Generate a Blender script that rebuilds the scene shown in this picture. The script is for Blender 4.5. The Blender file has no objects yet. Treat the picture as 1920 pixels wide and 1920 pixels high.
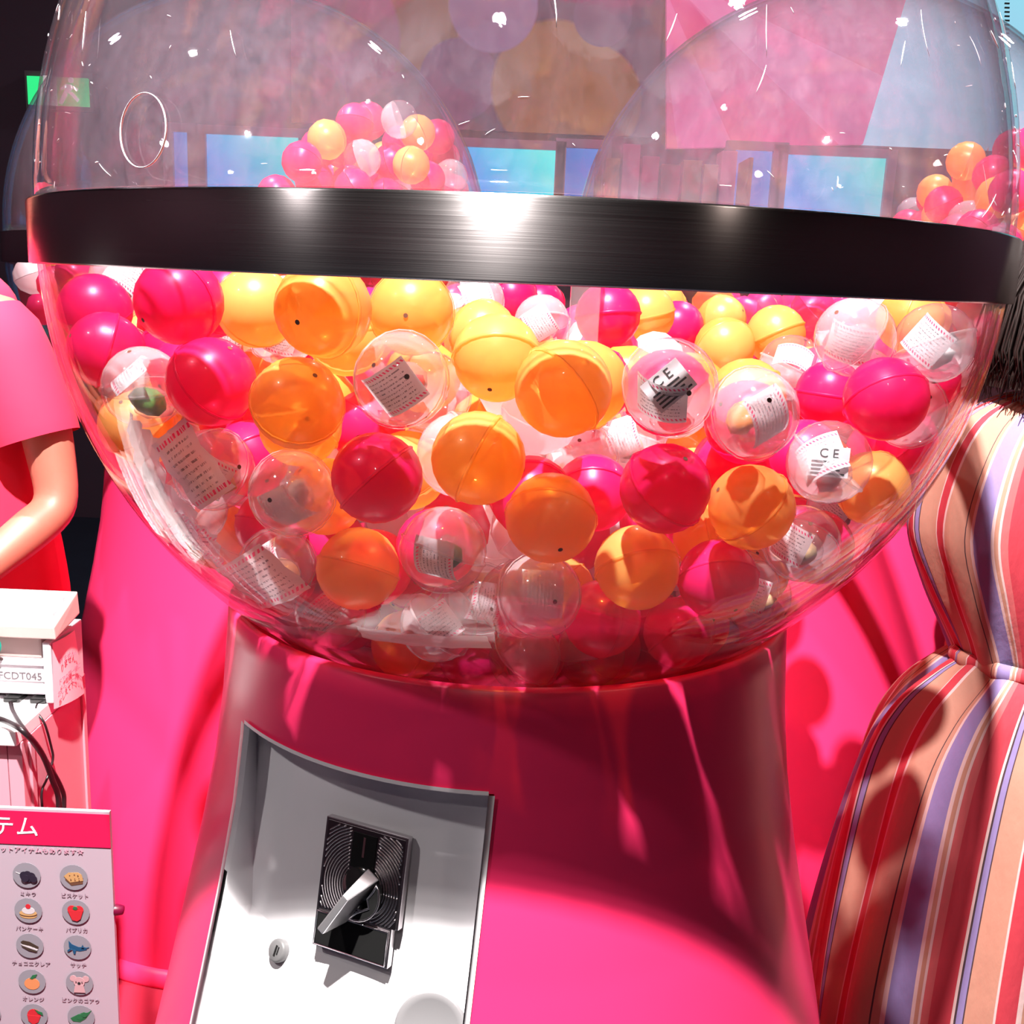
import bpy, bmesh, math, random
import numpy as np
from mathutils import Vector, Matrix, Euler, Quaternion

random.seed(7)
rng = np.random.default_rng(11)
SC = bpy.context.scene
COL = SC.collection
PI = math.pi

# ------------------------------------------------------------------ camera
FPX = 1968.0                      # focal length in pixels of the 1920 px frame
PITCH = math.atan(430 / FPX)      # the eye level lies 430 px above the centre
ROLL = math.radians(2.4)
EYE = Vector((0, 0, 1.45))
FW = Vector((0, math.cos(PITCH), -math.sin(PITCH)))
UP = Vector((0, math.sin(PITCH), math.cos(PITCH)))
RT = Vector((1, 0, 0))
cam_d = bpy.data.cameras.new('camera')
cam_d.sensor_width = 36
cam_d.lens = FPX / 1920 * 36
cam_d.clip_start = 0.02
cam = bpy.data.objects.new('camera', cam_d)
COL.objects.link(cam)
cr = RT * math.cos(ROLL) + UP * math.sin(ROLL)
cu = UP * math.cos(ROLL) - RT * math.sin(ROLL)
cam.matrix_world = Matrix(((cr.x, cu.x, -FW.x, EYE.x), (cr.y, cu.y, -FW.y, EYE.y),
                           (cr.z, cu.z, -FW.z, EYE.z), (0, 0, 0, 1)))
SC.camera = cam

# ------------------------------------------------------------------ world, exposure
SC.view_settings.view_transform = 'Standard'
SC.view_settings.look = 'None'
SC.view_settings.gamma = 1.0
SC.view_settings.use_curve_mapping = False
SC.view_settings.exposure = 0.15
w = bpy.data.worlds.new('room_air')
SC.world = w
w.use_nodes = True
w.node_tree.nodes['Background'].inputs[0].default_value = (0.9, 0.72, 0.85, 1)
w.node_tree.nodes['Background'].inputs[1].default_value = 0.16
SC.cycles.transparent_max_bounces = 26
SC.cycles.max_bounces = 8
SC.cycles.diffuse_bounces = 5
SC.cycles.glossy_bounces = 3
SC.cycles.transmission_bounces = 8
SC.cycles.sample_clamp_indirect = 6.0
SC.cycles.caustics_reflective = False
SC.cycles.caustics_refractive = False

# the ceiling lamps: (position, aim, watts, cone in degrees, colour)
SPOTS = [((-0.2, 0.0, 3.75), (0.0, 1.12, 1.2), 1900, 62, (1, 0.95, 0.92)),
         ((-1.25, 1.93, 3.75), (-0.5, 2.25, 1.15), 650, 44, (1, 0.95, 0.92)),
         ((1.18, 2.45, 3.75), (0.7, 2.1, 1.1), 800, 40, (1, 0.93, 0.93))]
FILL_LAMPS = [((-2.3, -0.5, 3.86), 52, (1, 0.93, 0.92)), ((2.2, -0.9, 3.86), 9, (1, 0.82, 0.72)),  # added fill lamps, out of view: (position, watts, colour)
              ((-0.4, -2.2, 3.86), 11, (1, 0.9, 0.9)), ((-2.6, 3.6, 3.86), 10, (1, 0.85, 0.95)),
              ((2.7, 3.8, 3.86), 25, (1, 0.9, 0.95)), ((0.3, 4.6, 3.86), 22, (1, 0.85, 0.95))]

# ------------------------------------------------------------------ helpers
def ray(px, py):
    dx, dy = px - 960, py - 960
    a = dx * math.cos(ROLL) + dy * math.sin(ROLL)
    b = -dx * math.sin(ROLL) + dy * math.cos(ROLL)
    return (FW * FPX + RT * a - UP * b).normalized()

def at_y(px, py, y):
    d = ray(px, py)
    return EYE + d * (y / d.y)

def to_px(p):
    q = Vector(p) - EYE
    zc = q.dot(FW)
    a, b = FPX * q.dot(RT) / zc, -FPX * q.dot(UP) / zc
    return (960 + a * math.cos(ROLL) - b * math.sin(ROLL), 960 + a * math.sin(ROLL) + b * math.cos(ROLL), zc)

def mesh(name, V, F, mats=None, smooth=False, uv=None, mi=None):
    me = bpy.data.meshes.new(name)
    me.from_pydata([tuple(v) for v in V], [], F)
    for m in (mats if isinstance(mats, (list, tuple)) else [mats] if mats else []):
        me.materials.append(m)
    if mi:
        for p, i in zip(me.polygons, mi):
            p.material_index = i
    if smooth:
        me.polygons.foreach_set('use_smooth', [True] * len(me.polygons))
    if uv is not None:
        l = me.uv_layers.new(name='UVMap')
        for lp in me.loops:
            l.data[lp.index].uv = uv[lp.vertex_index]
    me.update()
    return me

def link(name, data, parent=None, loc=(0, 0, 0), rot=None):
    o = bpy.data.objects.new(name, data)
    COL.objects.link(o)
    o.location = loc
    if rot is not None:
        o.rotation_mode = 'QUATERNION'
        o.rotation_quaternion = rot
    if parent:
        o.parent = parent
    return o

def tag(o, label=None, cat=None, group=None, kind=None):
    if label: o['label'] = label
    if cat: o['category'] = cat
    if group: o['group'] = group
    if kind: o['kind'] = kind
    return o

def thing(name, label, cat, loc=(0, 0, 0), group=None, rot=None):
    return tag(link(name, None, None, loc, rot), label, cat, group)

class MB:
    """collects shapes, in world coordinates or in the frame given"""
    def __init__(s):
        s.V, s.F = [], []
    def add(s, V, F):
        n = len(s.V)
        s.V += [Vector(v) for v in V]
        s.F += [[i + n for i in f] for f in F]
        return s
    def box(s, a, b, M=None):
        a, b = Vector(a), Vector(b)
        V = [Vector((x, y, z)) for x in (a.x, b.x) for y in (a.y, b.y) for z in (a.z, b.z)]
        if M: V = [M @ v for v in V]
        return s.add(V, [(0, 1, 3, 2), (4, 6, 7, 5), (0, 4, 5, 1), (2, 3, 7, 6), (0, 2, 6, 4), (1, 5, 7, 3)])
    def lathe(s, prof, n=48, c=(0, 0, 0), closed=False):
        c = Vector(c)
        V = [c + Vector((r * math.cos(2 * PI * k / n), r * math.sin(2 * PI * k / n), z)) for r, z in prof for k in range(n)]
        m = len(prof)
        F = []
        for i in range(m if closed else m - 1):
            j = (i + 1) % m
            for k in range(n):
                k2 = (k + 1) % n
                F.append((i * n + k, i * n + k2, j * n + k2, j * n + k))
        return s.add(V, F)
    def tube(s, pts, r, n=10, cap=True):
        pts = [Vector(p) for p in pts]
        rr = r if isinstance(r, (list, tuple)) else [r] * len(pts)
        V, up = [], None
        for i, p in enumerate(pts):
            t = (pts[min(i + 1, len(pts) - 1)] - pts[max(i - 1, 0)]).normalized()
            if up is None:
                up = t.orthogonal().normalized()
            up = (up - t * up.dot(t)).normalized()
            b = t.cross(up)
            for k in range(n):
                a = 2 * PI * k / n
                V.append(p + (up * math.cos(a) + b * math.sin(a)) * rr[i])
        F = [(i * n + k, i * n + (k + 1) % n, (i + 1) * n + (k + 1) % n, (i + 1) * n + k) for i in range(len(pts) - 1) for k in range(n)]
        if cap:
            F += [tuple(range(n))[::-1], tuple((len(pts) - 1) * n + k for k in range(n))]
        return s.add(V, F)
    def prism(s, poly, h, M):
        """2D outline extruded by h along local z, placed with M"""
        n = len(poly)
        V = [M @ Vector((x, y, 0)) for x, y in poly] + [M @ Vector((x, y, h)) for x, y in poly]
        return s.add(V, [tuple(range(n))[::-1], tuple(range(n, 2 * n))] + [(k, (k + 1) % n, n + (k + 1) % n, n + k) for k in range(n)])
    def grid(s, P):
        """P[i][j] points"""
        a, b = len(P), len(P[0])
        return s.add([p for r in P for p in r], [(i * b + j, i * b + j + 1, (i + 1) * b + j + 1, (i + 1) * b + j) for i in range(a - 1) for j in range(b - 1)])
    def build(s, name, mat, parent=None, smooth=False, uv=None, bevel=0, local=False):
        off = Vector((0, 0, 0))
        M = None
        if parent and not local:
            bpy.context.view_layer.update()
            M = parent.matrix_world.inverted()
        V = [M @ v for v in s.V] if M else s.V
        me = mesh(name, V, s.F, mat, smooth, uv)
        if bevel:
            bm = bmesh.new(); bm.from_mesh(me)
            bmesh.ops.recalc_face_normals(bm, faces=bm.faces)
            bmesh.ops.bevel(bm, geom=[e for e in bm.edges if e.calc_face_angle(0) > 0.5], offset=bevel, segments=2, affect='EDGES', profile=0.6)
            bm.to_mesh(me); bm.free()
        return link(name, me, parent)

def catmull(pts, k=8):
    pts = [Vector(p) for p in pts]
    P = [pts[0]] + pts + [pts[-1]]
    out = []
    for i in range(1, len(P) - 2):
        a, b, c, d = P[i - 1:i + 3]
        for j in range(k):
            t = j / k
            out.append(0.5 * (2 * b + (c - a) * t + (2 * a - 5 * b + 4 * c - d) * t * t + (3 * b - a - 3 * c + d) * t ** 3))
    return out + [pts[-1]]

def text(name, body, size, M, mat, parent, ext=0.0004, align='CENTER'):
    cu_ = bpy.data.curves.new(name, 'FONT')
    cu_.body = body; cu_.size = size; cu_.align_x = align; cu_.align_y = 'CENTER'; cu_.extrude = ext
    cu_.resolution_u = 3
    o = bpy.data.objects.new(name, cu_); COL.objects.link(o)
    bpy.context.view_layer.update()
    dg = bpy.context.evaluated_depsgraph_get()
    me = bpy.data.meshes.new_from_object(o.evaluated_get(dg))
    bpy.data.objects.remove(o); bpy.data.curves.remove(cu_)
    bpy.context.view_layer.update()
    me.transform((parent.matrix_world.inverted() if parent else Matrix()) @ M)
    me.materials.clear(); me.materials.append(mat)
    return link(name, me, parent)

def frame(o, ex, ey):
    """4x4 with origin o, x along ex, y along ey, z = x cross y"""
    ex = Vector(ex).normalized(); ez = ex.cross(Vector(ey)).normalized(); ey = ez.cross(ex)
    return Matrix(((ex.x, ey.x, ez.x, o[0]), (ex.y, ey.y, ez.y, o[1]), (ex.z, ey.z, ez.z, o[2]), (0, 0, 0, 1)))

# ------------------------------------------------------------------ materials
def newmat(name):
    m = bpy.data.materials.new(name); m.use_nodes = True
    nt = m.node_tree
    return m, nt, nt.nodes, nt.links, nt.nodes['Principled BSDF'], nt.nodes['Material Output']

def plain(name, col, rough=0.5, metal=0.0, spec=0.5, noise=0.0, nscale=40, bump=0.0, emit=None, es=1.0, coat=0.0, sss=0.0):
    m, nt, N, L, P, O = newmat(name)
    P.inputs['Base Color'].default_value = (*col, 1)
    P.inputs['Roughness'].default_value = rough
    P.inputs['Metallic'].default_value = metal
    P.inputs['Specular IOR Level'].default_value = spec
    P.inputs['Coat Weight'].default_value = coat
    P.inputs['Coat Roughness'].default_value = 0.05
    if sss:
        P.inputs['Subsurface Weight'].default_value = sss
        P.inputs['Subsurface Radius'].default_value = (0.01, 0.004, 0.002)
    if emit:
        P.inputs['Emission Color'].default_value = (*emit, 1)
        P.inputs['Emission Strength'].default_value = es
    if noise or bump:
        tc = N.new('ShaderNodeTexCoord'); nz = N.new('ShaderNodeTexNoise')
        nz.inputs['Scale'].default_value = nscale; nz.inputs['Detail'].default_value = 4
        L.new(tc.outputs['Object'], nz.inputs['Vector'])
        if noise:
            mr = N.new('ShaderNodeMapRange'); mr.inputs['To Min'].default_value = 1 - noise; mr.inputs['To Max'].default_value = 1 + noise
            L.new(nz.outputs['Fac'], mr.inputs['Value'])
            mx = N.new('ShaderNodeVectorMath'); mx.operation = 'SCALE'; mx.inputs[0].default_value = col
            L.new(mr.outputs['Result'], mx.inputs['Scale'])
            L.new(mx.outputs['Vector'], P.inputs['Base Color'])
        if bump:
            bp = N.new('ShaderNodeBump'); bp.inputs['Strength'].default_value = bump; bp.inputs['Distance'].default_value = 0.004
            L.new(nz.outputs['Fac'], bp.inputs['Height']); L.new(bp.outputs['Normal'], P.inputs['Normal'])
    return m

def thin_clear(name, tint, haze_col, haze, f0=0.05, rough=0.03, scratch=0.0, trans=0.5):
    """thin clear plastic: see-through, mirror-like at grazing angles, a little milky"""
    m, nt, N, L, P, O = newmat(name)
    N.remove(P)
    lw = N.new('ShaderNodeLayerWeight'); lw.inputs['Blend'].default_value = 0.5
    pw = N.new('ShaderNodeMath'); pw.operation = 'POWER'; pw.inputs[1].default_value = 4.0
    L.new(lw.outputs['Facing'], pw.inputs[0])
    mr = N.new('ShaderNodeMapRange'); mr.inputs['To Min'].default_value = f0; mr.inputs['To Max'].default_value = 0.75
    L.new(pw.outputs[0], mr.inputs['Value'])
    tr = N.new('ShaderNodeBsdfTransparent'); tr.inputs[0].default_value = (*tint, 1)
    gl = N.new('ShaderNodeBsdfGlossy'); gl.inputs['Roughness'].default_value = rough
    df = N.new('ShaderNodeBsdfDiffuse'); df.inputs[0].default_value = (*haze_col, 1)
    tl = N.new('ShaderNodeBsdfTranslucent'); tl.inputs[0].default_value = (*haze_col, 1)
    dm = N.new('ShaderNodeMixShader'); dm.inputs[0].default_value = trans
    L.new(df.outputs[0], dm.inputs[1]); L.new(tl.outputs[0], dm.inputs[2])
    hz = N.new('ShaderNodeMixShader'); hz.inputs[0].default_value = haze
    L.new(tr.outputs[0], hz.inputs[1]); L.new(dm.outputs[0], hz.inputs[2])
    mx = N.new('ShaderNodeMixShader')
    L.new(mr.outputs['Result'], mx.inputs[0]); L.new(hz.outputs[0], mx.inputs[1]); L.new(gl.outputs[0], mx.inputs[2])
    L.new(mx.outputs[0], O.inputs['Surface'])
    if scratch:
        tc = N.new('ShaderNodeTexCoord')
        mp = N.new('ShaderNodeMapping'); mp.inputs['Scale'].default_value = (14, 14, 5)
        n1 = N.new('ShaderNodeTexNoise'); n1.inputs['Scale'].default_value = 3.0; n1.inputs['Detail'].default_value = 8; n1.inputs['Roughness'].default_value = 0.7
        L.new(tc.outputs['Object'], mp.inputs['Vector']); L.new(mp.outputs['Vector'], n1.inputs['Vector'])
        r2 = N.new('ShaderNodeMapRange'); r2.inputs['From Min'].default_value = 0.35; r2.inputs['From Max'].default_value = 0.75
        r2.inputs['To Min'].default_value = haze * 0.5; r2.inputs['To Max'].default_value = haze * 1.7
        L.new(n1.outputs['Fac'], r2.inputs['Value']); L.new(r2.outputs['Result'], hz.inputs[0])
        bp = N.new('ShaderNodeBump'); bp.inputs['Strength'].default_value = scratch; bp.inputs['Distance'].default_value = 0.002
        n2 = N.new('ShaderNodeTexNoise'); n2.inputs['Scale'].default_value = 60; n2.inputs['Detail'].default_value = 3
        L.new(tc.outputs['Object'], n2.inputs['Vector'])
        L.new(n2.outputs['Fac'], bp.inputs['Height']); L.new(bp.outputs['Normal'], gl.inputs['Normal'])
    return m

def pearl(name, col, see, tint):
    """pearly capsule plastic, partly see-through"""
    m, nt, N, L, P, O = newmat(name)
    P.inputs['Base Color'].default_value = (*col, 1)
    P.inputs['Roughness'].default_value = 0.34
    P.inputs['Metallic'].default_value = 0.12
    P.inputs['Coat Weight'].default_value = 0.55
    P.inputs['Coat Roughness'].default_value = 0.04
    tl = N.new('ShaderNodeBsdfTranslucent'); tl.inputs[0].default_value = (*col, 1)
    a = N.new('ShaderNodeMixShader'); a.inputs[0].default_value = 0.5
    L.new(P.outputs[0], a.inputs[1]); L.new(tl.outputs[0], a.inputs[2])
    tr = N.new('ShaderNodeBsdfTransparent'); tr.inputs[0].default_value = (*tint, 1)
    b = N.new('ShaderNodeMixShader'); b.inputs[0].default_value = see
    L.new(a.outputs[0], b.inputs[1]); L.new(tr.outputs[0], b.inputs[2])
    L.new(b.outputs[0], O.inputs['Surface'])
    return m

def ramp_stripes(name, stops, count, rough=0.8, axis='X', translucent=False):
    """cloth with stripes that follow the u coordinate"""
    m, nt, N, L, P, O = newmat(name)
    uvn = N.new('ShaderNodeUVMap'); uvn.uv_map = 'UVMap'
    sp = N.new('ShaderNodeSeparateXYZ'); L.new(uvn.outputs[0], sp.inputs[0])
    mu = N.new('ShaderNodeMath'); mu.operation = 'MULTIPLY'; mu.inputs[1].default_value = count
    fr = N.new('ShaderNodeMath'); fr.operation = 'FRACT'
    L.new(sp.outputs[axis], mu.inputs[0]); L.new(mu.outputs[0], fr.inputs[0])
    cr_ = N.new('ShaderNodeValToRGB'); cr_.color_ramp.interpolation = 'CONSTANT'
    e = cr_.color_ramp.elements
    e[0].position = stops[0][0]; e[0].color = (*stops[0][1], 1)
    e[1].position = stops[1][0]; e[1].color = (*stops[1][1], 1)
    for p, c in stops[2:]:
        q = e.new(p); q.color = (*c, 1)
    L.new(fr.outputs[0], cr_.inputs[0]); L.new(cr_.outputs[0], P.inputs['Base Color'])
    P.inputs['Roughness'].default_value = rough
    tc = N.new('ShaderNodeTexCoord')
    mp = N.new('ShaderNodeMapping'); mp.inputs['Scale'].default_value = (1, 1, 0.35)
    nz = N.new('ShaderNodeTexNoise'); nz.inputs['Scale'].default_value = 38; nz.inputs['Detail'].default_value = 5
    L.new(tc.outputs['Object'], mp.inputs[0]); L.new(mp.outputs[0], nz.inputs['Vector'])
    bp = N.new('ShaderNodeBump'); bp.inputs['Strength'].default_value = 0.5; bp.inputs['Distance'].default_value = 0.006
    L.new(nz.outputs['Fac'], bp.inputs['Height']); L.new(bp.outputs['Normal'], P.inputs['Normal'])
    return m

def print_sheet(name, base=(0.85, 0.83, 0.85), ink=(0.3, 0.28, 0.3), edge=(0.85, 0.05, 0.2), lines=11):
    """leaflet: broken lines of small print with a striped pink edge"""
    m, nt, N, L, P, O = newmat(name)
    uvn = N.new('ShaderNodeUVMap'); uvn.uv_map = 'UVMap'
    sp = N.new('ShaderNodeSeparateXYZ'); L.new(uvn.outputs[0], sp.inputs[0])
    def M(op, a, b=None):
        n = N.new('ShaderNodeMath'); n.operation = op
        for i, v in enumerate((a, b)):
            if v is None: continue
            if isinstance(v, (int, float)): n.inputs[i].default_value = v
            else: L.new(v, n.inputs[i])
        return n.outputs[0]
    u, v = sp.outputs['X'], sp.outputs['Y']
    rows = M('LESS_THAN', M('FRACT', M('MULTIPLY', v, lines)), 0.34)
    nz = N.new('ShaderNodeTexNoise'); nz.inputs['Scale'].default_value = 30; nz.inputs['Detail'].default_value = 1
    mp = N.new('ShaderNodeMapping'); mp.inputs['Scale'].default_value = (1.6, 0.3, 1)
    L.new(uvn.outputs[0], mp.inputs[0]); L.new(mp.outputs[0], nz.inputs['Vector'])
    words = M('GREATER_THAN', nz.outputs['Fac'], 0.5)
    inside = M('MULTIPLY', M('GREATER_THAN', u, 0.12), M('LESS_THAN', u, 0.88))
    inside2 = M('MULTIPLY', M('GREATER_THAN', v, 0.16), M('LESS_THAN', v, 0.84))
    tfac = M('MULTIPLY', M('MULTIPLY', rows, words), M('MULTIPLY', inside, inside2))
    st = M('LESS_THAN', M('FRACT', M('MULTIPLY', M('ADD', u, M('MULTIPLY', v, 0.5)), 14)), 0.5)
    ed = M('MULTIPLY', st, M('LESS_THAN', M('MULTIPLY', M('SUBTRACT', v, 0.06), M('SUBTRACT', v, 0.94)), 0.0))
    ed2 = M('MULTIPLY', ed, M('GREATER_THAN', M('ABSOLUTE', M('SUBTRACT', v, 0.5)), 0.38))
    a = N.new('ShaderNodeMix'); a.data_type = 'RGBA'
    a.inputs[6].default_value = (*base, 1); a.inputs[7].default_value = (*ink, 1); L.new(tfac, a.inputs[0])
    b = N.new('ShaderNodeMix'); b.data_type = 'RGBA'
    L.new(a.outputs[2], b.inputs[6]); b.inputs[7].default_value = (*edge, 1); L.new(ed2, b.inputs[0])
    L.new(b.outputs[2], P.inputs['Base Color']); P.inputs['Roughness'].default_value = 0.45
    tl = N.new('ShaderNodeBsdfTranslucent'); L.new(b.outputs[2], tl.inputs[0])
    ms = N.new('ShaderNodeMixShader'); ms.inputs[0].default_value = 0.45
    L.new(P.outputs[0], ms.inputs[1]); L.new(tl.outputs[0], ms.inputs[2]); L.new(ms.outputs[0], O.inputs['Surface'])
    return m

M_PINK = plain('pink_lacquer', (0.93, 0.032, 0.14), 0.32, noise=0.04, nscale=6)
M_WHITE = plain('white_enamel', (0.82, 0.8, 0.82), 0.3, noise=0.02)
M_DOME = thin_clear('clear_acrylic_dome', (0.985, 0.98, 0.99), (0.78, 0.7, 0.86), 0.028, f0=0.03, rough=0.02, scratch=0.06)
M_BOWL = thin_clear('clear_acrylic_bowl', (0.99, 0.985, 0.985), (0.9, 0.8, 0.85), 0.008, f0=0.025, rough=0.02, scratch=0.04)
M_CLEAR = thin_clear('clear_capsule_plastic', (0.97, 0.96, 0.97), (0.92, 0.88, 0.93), 0.06, f0=0.06, rough=0.04)
M_FROST = thin_clear('frosted_capsule_plastic', (0.96, 0.94, 0.96), (0.95, 0.88, 0.92), 0.3, f0=0.06, rough=0.08)
M_LIP = thin_clear('capsule_lip_plastic', (0.97, 0.96, 0.97), (0.95, 0.92, 0.95), 0.3, f0=0.12, rough=0.06)
M_ORA = pearl('orange_pearl_plastic', (1.0, 0.53, 0.15), 0.17, (1.0, 0.7, 0.3))
M_ORB = pearl('orange_clear_plastic', (1.0, 0.53, 0.14), 0.36, (1.0, 0.72, 0.3))
M_MAA = pearl('magenta_pearl_plastic', (0.9, 0.016, 0.17), 0.08, (1.0, 0.3, 0.5))
M_MAB = pearl('magenta_clear_plastic', (0.9, 0.016, 0.18), 0.26, (1.0, 0.3, 0.5))
M_ORH = pearl('orange_capsule_heap', (1.0, 0.47, 0.085), 0.15, (1, 1, 1))
M_MAH = pearl('magenta_capsule_heap', (0.92, 0.03, 0.22), 0.15, (1, 1, 1))
M_WHH = pearl('frosted_capsule_heap', (0.93, 0.8, 0.84), 0.15, (1, 1, 1))
M_HOLE = plain('capsule_air_hole', (0.12, 0.04, 0.02), 0.8)
M_LEAF = print_sheet('printed_leaflet')
M_PAPER = print_sheet('plain_white_paper', ink=(0.85, 0.83, 0.85), edge=(0.85, 0.83, 0.85))
M_INK = plain('black_print', (0.02, 0.02, 0.02), 0.7)
M_CHROME = plain('chrome', (0.8, 0.78, 0.8), 0.08, 1.0)
M_CHROME2 = plain('dull_chrome', (0.62, 0.58, 0.6), 0.25, 1.0)
M_BLACKP = plain('black_gloss_plastic', (0.012, 0.012, 0.012), 0.12)
M_OUTLET_SHADE = plain('outlet_shade_grey', (0.17, 0.165, 0.17), 0.4)

def brushed():
    m, nt, N, L, P, O = newmat('brushed_steel')
    P.inputs['Base Color'].default_value = (0.42, 0.39, 0.39, 1)
    P.inputs['Anisotropic Rotation'].default_value = 0.25
    P.inputs['Metallic'].default_value = 1.0
    P.inputs['Roughness'].default_value = 0.3
    P.inputs['Anisotropic'].default_value = 0.95
    tg = N.new('ShaderNodeTangent'); tg.direction_type = 'RADIAL'; tg.axis = 'Z'
    L.new(tg.outputs[0], P.inputs['Tangent'])
    tc = N.new('ShaderNodeTexCoord'); mp = N.new('ShaderNodeMapping'); mp.inputs['Scale'].default_value = (2, 2, 420)
    nz = N.new('ShaderNodeTexNoise'); nz.inputs['Scale'].default_value = 3; nz.inputs['Detail'].default_value = 3
    L.new(tc.outputs['Object'], mp.inputs[0]); L.new(mp.outputs[0], nz.inputs['Vector'])
    mr = N.new('ShaderNodeMapRange'); mr.inputs['To Min'].default_value = 0.17; mr.inputs['To Max'].default_value = 0.3
    L.new(nz.outputs['Fac'], mr.inputs['Value']); L.new(mr.outputs[0], P.inputs['Roughness'])
    return m
M_STEEL = brushed()

# ------------------------------------------------------------------ the room
def struct(name, mb, mat, **k):
    return tag(mb.build(name, mat, **k), kind='structure')

XL, XR, YB, YF, ZC = -4.2, 4.4, 6.0, -3.6, 3.9
M_FLOOR = plain('dark_navy_carpet', (0.012, 0.018, 0.032), 0.55, noise=0.3, nscale=9)
M_CEIL = plain('dark_ceiling_paint', (0.03, 0.025, 0.03), 0.8)
M_DARKW = plain('dark_plum_wall_paint', (0.075, 0.045, 0.07), 0.7, noise=0.08, nscale=4)
M_SIDEW = plain('side_wall_paint', (0.14, 0.06, 0.09), 0.7)
struct('floor', MB().box((XL, YF, -0.1), (XR, YB, 0)), M_FLOOR)
struct('ceiling', MB().box((XL, YF, ZC), (XR, YB, ZC + 0.1)), M_CEIL)
struct('wall_left', MB().box((XL - 0.1, YF, 0), (XL, YB, ZC)), M_SIDEW)
struct('wall_right', MB().box((XR, YF, 0), (XR + 0.1, YB, ZC)), M_SIDEW)
struct('wall_rear', MB().box((XL, YF - 0.1, 0), (XR, YF, ZC)), M_SIDEW)
struct('wall_back', MB().box((XL, YB, 0), (XR, YB + 0.1, ZC)), M_DARKW)

cp = MB().lathe([(0.0, 0.003), (1.25, 0.003), (1.252, 0.0)], 72, (0.0, 2.12, 0))
struct('floor_carpet', cp, plain('pink_carpet', (0.4, 0.006, 0.035), 0.9, noise=0.06, nscale=60))
def mural_mat():
    m, nt, N, L, P, O = newmat('mural_of_round_balls')
    tc = N.new('ShaderNodeTexCoord')
    col = None
    base = (0.10, 0.035, 0.085)
    spots = [(700, -60, 190, (0.34, 0.12, 0.22)), (760, 20, 100, (0.32, 0.17, 0.035)), (620, 70, 120, (0.36, 0.09, 0.2)), (860, 150, 68, (0.2, 0.07, 0.2)),
             (1040, 165, 110, (0.42, 0.2, 0.02)), (1100, 190, 95, (0.42, 0.2, 0.02)), (925, 10, 76, (0.36, 0.24, 0.45)), (560, 210, 90, (0.3, 0.1, 0.08)), (1130, 30, 50, (0.15, 0.06, 0.14))]
    prev = None
    for px, py, r, c in spots:
        p = at_y(px, py, YB - 0.03)
        vm = N.new('ShaderNodeVectorMath'); vm.operation = 'DISTANCE'; vm.inputs[1].default_value = (p.x, p.y, p.z)
        L.new(tc.outputs['Object'], vm.inputs[0])
        st = N.new('ShaderNodeMapRange'); rm = r / FPX * 6.05
        st.inputs['From Min'].default_value = rm * 0.97; st.inputs['From Max'].default_value = rm * 1.03
        st.inputs['To Min'].default_value = 1; st.inputs['To Max'].default_value = 0
        L.new(vm.outputs['Value'], st.inputs['Value'])
        mx = N.new('ShaderNodeMix'); mx.data_type = 'RGBA'
        if prev is None: mx.inputs[6].default_value = (*base, 1)
        else: L.new(prev, mx.inputs[6])
        mx.inputs[7].default_value = (*c, 1)
        L.new(st.outputs[0], mx.inputs[0]); prev = mx.outputs[2]
    L.new(prev, P.inputs['Base Color']); P.inputs['Roughness'].default_value = 0.6
    return m

def wall_rect(name, px0, py0, px1, py1, y, th, mat, label, cat, **k):
    a, b = at_y(px0, py0, y), at_y(px1, py1, y)
    o = MB().box((min(a.x, b.x), y, min(a.z, b.z)), (max(a.x, b.x), y + th, max(a.z, b.z))).build(name, mat)
    return tag(o, label, cat, **k)

wall_rect('mural_panel', 545, -130, 1228, 258, 5.965, 0.03, mural_mat(), 'dark purple wall mural printed with big ochre and lilac balls', 'mural')

def pink_rays():
    m, nt, N, L, P, O = newmat('pink_ray_print')
    tc = N.new('ShaderNodeTexCoord'); p = at_y(1230, -60, 5.95)
    mp = N.new('ShaderNodeVectorMath'); mp.operation = 'SUBTRACT'; mp.inputs[1].default_value = tuple(p)
    L.new(tc.outputs['Object'], mp.inputs[0])
    sp = N.new('ShaderNodeSeparateXYZ'); L.new(mp.outputs[0], sp.inputs[0])
    an = N.new('ShaderNodeMath'); an.operation = 'ARCTAN2'; L.new(sp.outputs['Z'], an.inputs[0]); L.new(sp.outputs['X'], an.inputs[1])
    mu = N.new('ShaderNodeMath'); mu.operation = 'MULTIPLY'; mu.inputs[1].default_value = 9; L.new(an.outputs[0], mu.inputs[0])
    si = N.new('ShaderNodeMath'); si.operation = 'SINE'; L.new(mu.outputs[0], si.inputs[0])
    gt = N.new('ShaderNodeMath'); gt.operation = 'GREATER_THAN'; gt.inputs[1].default_value = 0.2; L.new(si.outputs[0], gt.inputs[0])
    mx = N.new('ShaderNodeMix'); mx.data_type = 'RGBA'; L.new(gt.outputs[0], mx.inputs[0])
    mx.inputs[6].default_value = (0.8, 0.075, 0.3, 1); mx.inputs[7].default_value = (0.86, 0.15, 0.42, 1)
    L.new(mx.outputs[2], P.inputs['Base Color']); P.inputs['Roughness'].default_value = 0.5
    P.inputs['Emission Color'].default_value = (0.9, 0.1, 0.38, 1)
    L.new(mx.outputs[2], P.inputs['Emission Color']); P.inputs['Emission Strength'].default_value = 0.35
    return m
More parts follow.
